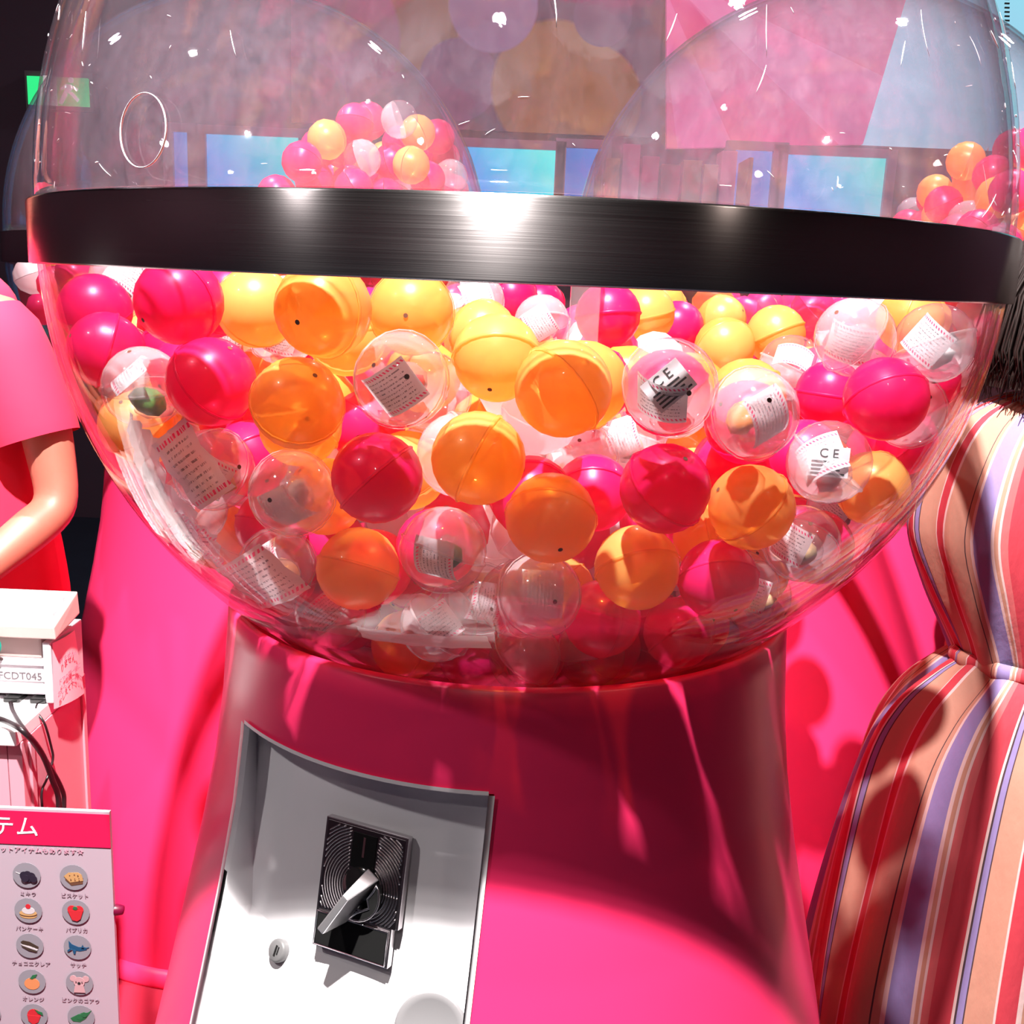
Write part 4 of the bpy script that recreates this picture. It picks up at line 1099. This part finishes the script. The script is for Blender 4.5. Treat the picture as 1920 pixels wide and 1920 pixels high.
for px, py, nm, cap in ROWS:
    q = sgn(px, py)
    dsc = MB().prism(circ(0, 0, R_D, 24), 0.0004, flatM(q)).build('picture_disc', M_DISC, t)
    for i, (cn, poly) in enumerate(PICS[nm]):
        pb_ = MB().prism([(x * R_D * 0.86, y * R_D * 0.86) for x, y in poly], 0.0003, flatM(q + Vector((0, -0.0005 - 0.0003 * i, 0))))
        pb_.build(nm + '_print', PC[cn], dsc)
    text('caption_lettering', cap, 0.0075, flatM(q + Vector((0.0, 0, -R_D * 1.45))), M_GP, t, 0.0002)
for px, py in ((-37, 1637), (-34, 1703), (-31, 1769), (-27, 1836), (-23, 1900)):
    MB().prism(circ(0, 0, R_D, 24), 0.0004, flatM(sgn(px, py))).build('picture_disc', M_DISC, t)

# ------------------------------------------------------------------ people
def skinned(name, nodes, edges, mat, parent, root=0, sub=2):
    me = bpy.data.meshes.new(name)
    me.from_pydata([n[0] for n in nodes], edges, [])
    ob = bpy.data.objects.new(name, me); COL.objects.link(ob)
    sk = ob.modifiers.new('skin', 'SKIN'); sk.use_smooth_shade = True
    for i, n in enumerate(nodes):
        r = n[1]; me.skin_vertices[0].data[i].radius = r if isinstance(r, tuple) else (r, r)
        me.skin_vertices[0].data[i].use_root = (i == root)
    ss = ob.modifiers.new('sub', 'SUBSURF'); ss.levels = sub; ss.render_levels = sub
    bpy.context.view_layer.update()
    dg = bpy.context.evaluated_depsgraph_get()
    m2 = bpy.data.meshes.new_from_object(ob.evaluated_get(dg)); m2.name = name
    bpy.data.objects.remove(ob); bpy.data.meshes.remove(me)
    m2.materials.clear(); m2.materials.append(mat)
    m2.polygons.foreach_set('use_smooth', [True] * len(m2.polygons))
    bpy.context.view_layer.update()
    m2.transform(parent.matrix_world.inverted())
    return link(name, m2, parent)
M_SKIN = plain('skin', (0.4, 0.125, 0.085), 0.5, noise=0.05, nscale=30, sss=0.15)
M_SHIRT = plain('pink_red_tshirt_cloth', (0.72, 0.014, 0.06), 0.85, noise=0.05, nscale=12, bump=0.25)
M_TROU = plain('dark_navy_trousers', (0.012, 0.016, 0.028), 0.8, noise=0.1)
M_HAIR = plain('dark_brown_hair', (0.012, 0.006, 0.005), 0.6, spec=0.25, noise=0.3, nscale=60)
def hand(nodes, edges, wi, wrist, dirv, side, curl):
    """palm and five fingers, appended as skin nodes behind the wrist index wi"""
    dirv, side = Vector(dirv).normalized(), Vector(side).normalized()
    nrm_ = dirv.cross(side)
    palm = wrist + dirv * 0.05
    nodes.append((palm, (0.032, 0.016))); pi_ = len(nodes) - 1; edges.append((wi, pi_))
    for k, (off, ln) in enumerate(((-0.03, 0.062), (-0.011, 0.075), (0.009, 0.07), (0.027, 0.055))):
        b0 = palm + side * off + dirv * 0.03
        p1_ = b0 + dirv * ln * 0.55 + nrm_ * curl * ln * 0.35
        p2_ = p1_ + dirv * ln * 0.35 + nrm_ * curl * ln * 0.7
        n0 = len(nodes); nodes += [(b0, 0.0095), (p1_, 0.0088), (p2_, 0.0075)]
        edges += [(pi_, n0), (n0, n0 + 1), (n0 + 1, n0 + 2)]
    b0 = wrist + dirv * 0.03 - side * 0.035
    n0 = len(nodes); nodes += [(b0, 0.012), (b0 + dirv * 0.03 - side * 0.02 + nrm_ * 0.01, 0.0105), (b0 + dirv * 0.055 - side * 0.022 + nrm_ * 0.02, 0.009)]
    edges += [(wi, n0), (n0, n0 + 1), (n0 + 1, n0 + 2)]

# staff member behind the counter; head and far side stay outside the frame
bx, by = -1.07, 1.84
st_ = thing('person', 'person in a pink-red T-shirt with bent bare arm behind the counter', 'person', (bx, by, 0))
V3 = Vector
sh = at_y(48, 588, 1.80); el = at_y(112, 948, 1.77); wr = at_y(-70, 1100, 1.60)
nodes = [(V3((bx, by, 0.93)), (0.15, 0.11)), (V3((bx, by, 1.12)), (0.14, 0.1)), (V3((bx, by, 1.3)), (0.16, 0.11)), (V3((bx, by, 1.42)), (0.1, 0.07)), (V3((bx, by - 0.01, 1.49)), 0.05),
         (V3((bx, by - 0.02, 1.56)), (0.07, 0.085)), (V3((bx, by - 0.03, 1.66)), (0.078, 0.095)), (V3((bx, by - 0.02, 1.74)), (0.055, 0.07)),
         (V3((sh.x - 0.02, sh.y, sh.z - 0.01)), 0.05), (sh.lerp(el, 0.5), 0.046), (el, 0.039), (el.lerp(wr, 0.4), 0.038), (wr, 0.026),
         (V3((bx - 0.19, by, 1.39)), 0.052), (V3((bx - 0.27, by, 1.2)), 0.046), (V3((bx - 0.3, by - 0.02, 1.08)), 0.04), (V3((bx - 0.2, by - 0.25, 1.0)), 0.026),
         (V3((bx + 0.09, by, 0.85)), 0.085), (V3((bx + 0.09, by, 0.48)), 0.06), (V3((bx + 0.09, by + 0.02, 0.1)), 0.042), (V3((bx + 0.09, by - 0.1, 0.04)), 0.04),
         (V3((bx - 0.09, by, 0.85)), 0.085), (V3((bx - 0.09, by, 0.48)), 0.06), (V3((bx - 0.09, by + 0.02, 0.1)), 0.042), (V3((bx - 0.09, by - 0.1, 0.04)), 0.04)]
edges = [(0, 1), (1, 2), (2, 3), (3, 4), (4, 5), (5, 6), (6, 7), (2, 8), (8, 9), (9, 10), (10, 11), (11, 12), (2, 13), (13, 14), (14, 15), (15, 16), (0, 17), (17, 18), (18, 19), (19, 20), (0, 21), (21, 22), (22, 23), (23, 24)]
hand(nodes, edges, 12, wr, (wr - el), (0, -0.6, 0.8), -0.6)
hand(nodes, edges, 16, nodes[16][0], (0.3, -0.8, -0.25), (1, 0.3, 0), 0.6)
skinned('body', nodes, edges, M_SKIN, st_)
# loose T-shirt: torso loft, sleeves as open tubes
def loft(name, secs, mat, parent, n=48, fold=0.0, uvn=1.0, seed=0, cap=False, thick=0.0):
    """secs: (cx, cy, z, rx, ry)"""
    P, uv = [], []
    for i, sc_ in enumerate(secs):
        cx_, cy_, z, rx, ry = sc_[:5]
        row = []
        for k in range(n + 1):
            a = 2 * PI * k / n
            f = 1 + fold * (math.sin(9 * a + seed + i * 0.13) * 0.6 + math.sin(17 * a + 2.1 * seed - i * 0.09) * 0.4) * (secs[i][5] if len(secs[i]) > 5 else 1)
            row.append(V3((cx_ + rx * f * math.cos(a), cy_ + ry * f * math.sin(a), z))); uv.append((k / n * uvn, i / (len(secs) - 1)))
        P.append(row)
    mb = MB().grid(P)
    return mb.build(name, mat, parent, smooth=True, uv=uv)
def interp(secs, k=5):
    out = []
    A = np.array([list(q) + [1] * (6 - len(q)) for q in secs], float)
    A = np.vstack([2 * A[0] - A[1], A, 2 * A[-1] - A[-2]])
    for i in range(1, len(A) - 2):
        a, b, c, d = A[i - 1:i + 3]
        for j in range(k):
            u = j / k
            out.append(tuple(0.5 * (2 * b + (c - a) * u + (2 * a - 5 * b + 4 * c - d) * u * u + (3 * b - a - 3 * c + d) * u ** 3)))
    return out + [tuple(A[-2])]
shirt = loft('tshirt', interp([(bx, by, 1.475, 0.065, 0.06), (bx, by, 1.455, 0.1, 0.075), (bx, by, 1.42, 0.17, 0.1), (bx, by, 1.37, 0.2, 0.12), (bx + 0.005, by, 1.25, 0.205, 0.145), (bx + 0.01, by, 1.1, 0.21, 0.15), (bx + 0.02, by, 0.98, 0.22, 0.16), (bx + 0.025, by, 0.86, 0.23, 0.165), (bx + 0.025, by, 0.78, 0.23, 0.165)], 3), M_SHIRT, st_, 48, 0.018, seed=1)
for (s0, e0, nm) in ((V3((sh.x - 0.06, sh.y, sh.z + 0.005)), el, 1), (V3((bx - 0.17, by, 1.39)), V3((bx - 0.3, by - 0.02, 1.08)), 2)):
    pts_ = [s0.lerp(e0, u) for u in (0.0, 0.1, 0.25, 0.45, 0.6, 0.66)]
    MB().tube(pts_, [0.05, 0.068, 0.074, 0.074, 0.075, 0.073], 20, cap=False).build('tshirt_sleeve', M_SHIRT, st_, smooth=True)
tr_ = [(V3((bx, by, 0.92)), (0.17, 0.12)), (V3((bx + 0.1, by, 0.82)), 0.1), (V3((bx + 0.1, by, 0.48)), 0.08), (V3((bx + 0.1, by + 0.01, 0.09)), 0.065), (V3((bx - 0.1, by, 0.82)), 0.1), (V3((bx - 0.1, by, 0.48)), 0.08), (V3((bx - 0.1, by + 0.01, 0.09)), 0.065)]
skinned('trousers', tr_, [(0, 1), (1, 2), (2, 3), (0, 4), (4, 5), (5, 6)], M_TROU, st_)
hr = MB(); hr.lathe([(0.0, 1.80), (0.045, 1.79), (0.08, 1.75), (0.095, 1.69), (0.098, 1.63)], 28, (bx, by + 0.012, 0)); hr.build('hair', M_HAIR, st_, smooth=True)
for s in (-1, 1):
    e_ = MB(); e_.lathe([(0.0, 0.004), (0.008, 0.003), (0.011, 0.0)], 12); Mx = frame((bx + s * 0.03, by - 0.122, 1.645), (1, 0, 0), (0, 0, 1)); e_.V = [Mx @ v for v in e_.V]; e_.build('eye', PC['black'], st_)
MB().tube([(bx, by - 0.118, 1.65), (bx, by - 0.132, 1.615), (bx, by - 0.12, 1.605)], [0.007, 0.012, 0.008], 10).build('nose', M_SKIN, st_, smooth=True)
MB().tube([(bx - 0.024, by - 0.108, 1.575), (bx, by - 0.115, 1.572), (bx + 0.024, by - 0.108, 1.575)], [0.003, 0.006, 0.003], 8).build('mouth', plain('lips', (0.55, 0.15, 0.14), 0.4), st_, smooth=True)

# woman in a striped dress, seen from behind, long dark hair
wx, wy = 0.79, 1.44
wm = thing('person', 'person with long dark hair in a striped gathered-waist dress beside the machines', 'person', (wx, wy, 0))
nodes = [(V3((wx, wy, 0.9)), (0.13, 0.1)), (V3((wx, wy, 1.05)), (0.11, 0.085)), (V3((wx, wy, 1.2)), (0.125, 0.09)), (V3((wx, wy, 1.3)), (0.09, 0.06)), (V3((wx, wy, 1.36)), 0.042),
         (V3((wx, wy + 0.01, 1.41)), (0.06, 0.075)), (V3((wx, wy + 0.015, 1.49)), (0.07, 0.085)), (V3((wx, wy + 0.01, 1.56)), (0.045, 0.06)),
         (V3((wx - 0.13, wy, 1.26)), 0.042), (V3((wx - 0.13, wy + 0.02, 1.12)), 0.036), (V3((wx - 0.1, wy + 0.06, 1.03)), 0.032), (V3((wx - 0.06, wy + 0.25, 1.08)), 0.024),
         (V3((wx + 0.15, wy, 1.27)), 0.042), (V3((wx + 0.2, wy, 1.06)), 0.036), (V3((wx + 0.22, wy + 0.02, 0.98)), 0.032), (V3((wx + 0.16, wy + 0.2, 0.98)), 0.024),
         (V3((wx + 0.08, wy, 0.8)), 0.08), (V3((wx + 0.08, wy, 0.45)), 0.05), (V3((wx + 0.08, wy, 0.09)), 0.036), (V3((wx + 0.08, wy + 0.12, 0.035)), 0.035),
         (V3((wx - 0.08, wy, 0.8)), 0.08), (V3((wx - 0.08, wy, 0.45)), 0.05), (V3((wx - 0.08, wy, 0.09)), 0.036), (V3((wx - 0.08, wy + 0.12, 0.035)), 0.035)]
edges = [(0, 1), (1, 2), (2, 3), (3, 4), (4, 5), (5, 6), (6, 7), (2, 8), (8, 9), (9, 10), (10, 11), (2, 12), (12, 13), (13, 14), (14, 15), (0, 16), (16, 17), (17, 18), (18, 19), (0, 20), (20, 21), (21, 22), (22, 23)]
hand(nodes, edges, 11, nodes[11][0], (0.3, 0.8, 0.1), (0, 0, 1), 0.5)
hand(nodes, edges, 15, nodes[15][0], (-0.3, 0.8, 0.1), (0, 0, 1), 0.5)
skinned('body', nodes, edges, M_SKIN, wm)
beige, lil, red, wht, drk, pnk = (0.36, 0.165, 0.115), (0.18, 0.135, 0.29), (0.36, 0.02, 0.035), (0.5, 0.34, 0.33), (0.035, 0.014, 0.02), (0.42, 0.075, 0.08)
STOPS = [(0.0, beige), (0.2, drk), (0.21, beige), (0.25, wht), (0.27, lil), (0.41, wht), (0.43, beige), (0.46, wht), (0.475, pnk), (0.52, red), (0.64, wht), (0.655, drk), (0.665, lil), (0.70, drk), (0.71, beige), (0.86, wht), (0.875, red), (0.97, wht)]
M_DRESS = ramp_stripes('striped_dress_cloth', STOPS, 1.0)
zw = 0.955
bod = [(wx, wy, 1.335, 0.075, 0.055, .3), (wx, wy, 1.325, 0.13, 0.075, .5), (wx, wy, 1.29, 0.185, 0.1, .7), (wx - 0.005, wy, 1.22, 0.215, 0.125, 1), (wx - 0.005, wy, 1.14, 0.225, 0.135, 1.2), (wx - 0.002, wy, 1.06, 0.195, 0.13, 1.4), (wx, wy, 0.99, 0.158, 0.115, 1.6), (wx, wy, zw, 0.14, 0.105, 1.8)]
loft('dress_bodice', interp(bod, 5), M_DRESS, wm, 120, 0.03, uvn=7.0, seed=2)
loft('waist_band', [(wx, wy, zw + 0.012, 0.145, 0.11, 1), (wx, wy, zw + 0.006, 0.15, 0.115, 1), (wx, wy, zw - 0.006, 0.15, 0.115, 1), (wx, wy, zw - 0.012, 0.145, 0.11, 1)], M_DRESS, wm, 120, 0.03, uvn=7.0, seed=3)
skr = [(wx, wy, zw, 0.14, 0.105, 1.8), (wx, wy, 0.93, 0.17, 0.125, 1.8), (wx, wy, 0.88, 0.215, 0.15, 1.6), (wx - 0.005, wy, 0.8, 0.245, 0.17, 1.5), (wx - 0.01, wy, 0.65, 0.265, 0.185, 1.6), (wx - 0.01, wy, 0.45, 0.285, 0.2, 1.8), (wx, wy, 0.25, 0.3, 0.22, 2), (wx, wy, 0.16, 0.305, 0.225, 2)]
loft('dress_skirt', interp(skr, 6), M_DRESS, wm, 160, 0.035, uvn=7.0, seed=2)
# long hair as a mass of strands over a cap
capb = MB(); capb.lathe([(0.0, 1.605), (0.04, 1.6), (0.09, 1.578), (0.12, 1.53), (0.138, 1.47), (0.15, 1.40), (0.155, 1.34)], 40, (0, 0, 0))
capb.V = [V3((wx + v.x * 1.0, wy - 0.005 + v.y * 0.95, v.z)) for v in capb.V if True]
capb.build('hair', M_HAIR, wm, smooth=True)
stm = MB()
rr_ = random.Random(3)
for k in range(620):
    a = rr_.uniform(0.9 * PI, 2.1 * PI); r0 = rr_.uniform(0.135, 0.155)
    def hp(r, z): return V3((wx + r * math.cos(a), wy - 0.005 + r * 0.95 * math.sin(a), z))
    wv = rr_.uniform(-0.012, 0.012)
    stm.tube([hp(0.03, 1.605), hp(0.095, 1.582), hp(0.126, 1.52), hp(r0 + 0.002, 1.46 ), hp(r0 + 0.008 + wv, 1.39), hp(r0 + 0.01 - wv, 1.34 + rr_.uniform(-0.02, 0.02))], [0.001, 0.0017, 0.002, 0.002, 0.0017, 0.0005], 4)
sob = stm.build('hair_strands', M_HAIR, wm, smooth=True)
sob['kind'] = 'stuff'

# magenta ball with a white star beside the far globe
p = at_y(1930, 325, 3.1)
bl = thing('star_balloon', 'magenta round balloon with a white star beside the far globe', 'balloon', (p.x, p.y, p.z - 0.12))
bb = MB(); bb.lathe([(0.001, -0.125), (0.05, -0.112), (0.09, -0.08), (0.115, -0.03), (0.115, 0.03), (0.09, 0.08), (0.05, 0.112), (0.001, 0.122)], 32, tuple(p)); bb.build('skin', plain('magenta_balloon', (0.4, 0.006, 0.12), 0.3), bl, smooth=True)
q = at_y(1908, 345, 2.99)
v = (EYE - q).normalized()
MB().prism([((0.03 if k % 2 == 0 else 0.013) * math.sin(k * PI / 5), (0.03 if k % 2 == 0 else 0.013) * math.cos(k * PI / 5)) for k in range(10)], 0.002, frame(q, Vector((0, 0, 1)).cross(v), v.cross(Vector((0, 0, 1)).cross(v)))).build('star_mark', M_SW, bl)
MB().tube([p + V3((0, 0, -0.125)), p + V3((0.02, 0, -0.8)), V3((p.x + 0.02, p.y, 0.05))], 0.002, 5).build('string', M_SW, bl)
MB().lathe([(0.0, 0.05), (0.04, 0.045), (0.05, 0.0)], 20, (p.x + 0.02, p.y, 0)).build('weight', M_PINK, bl, smooth=True)
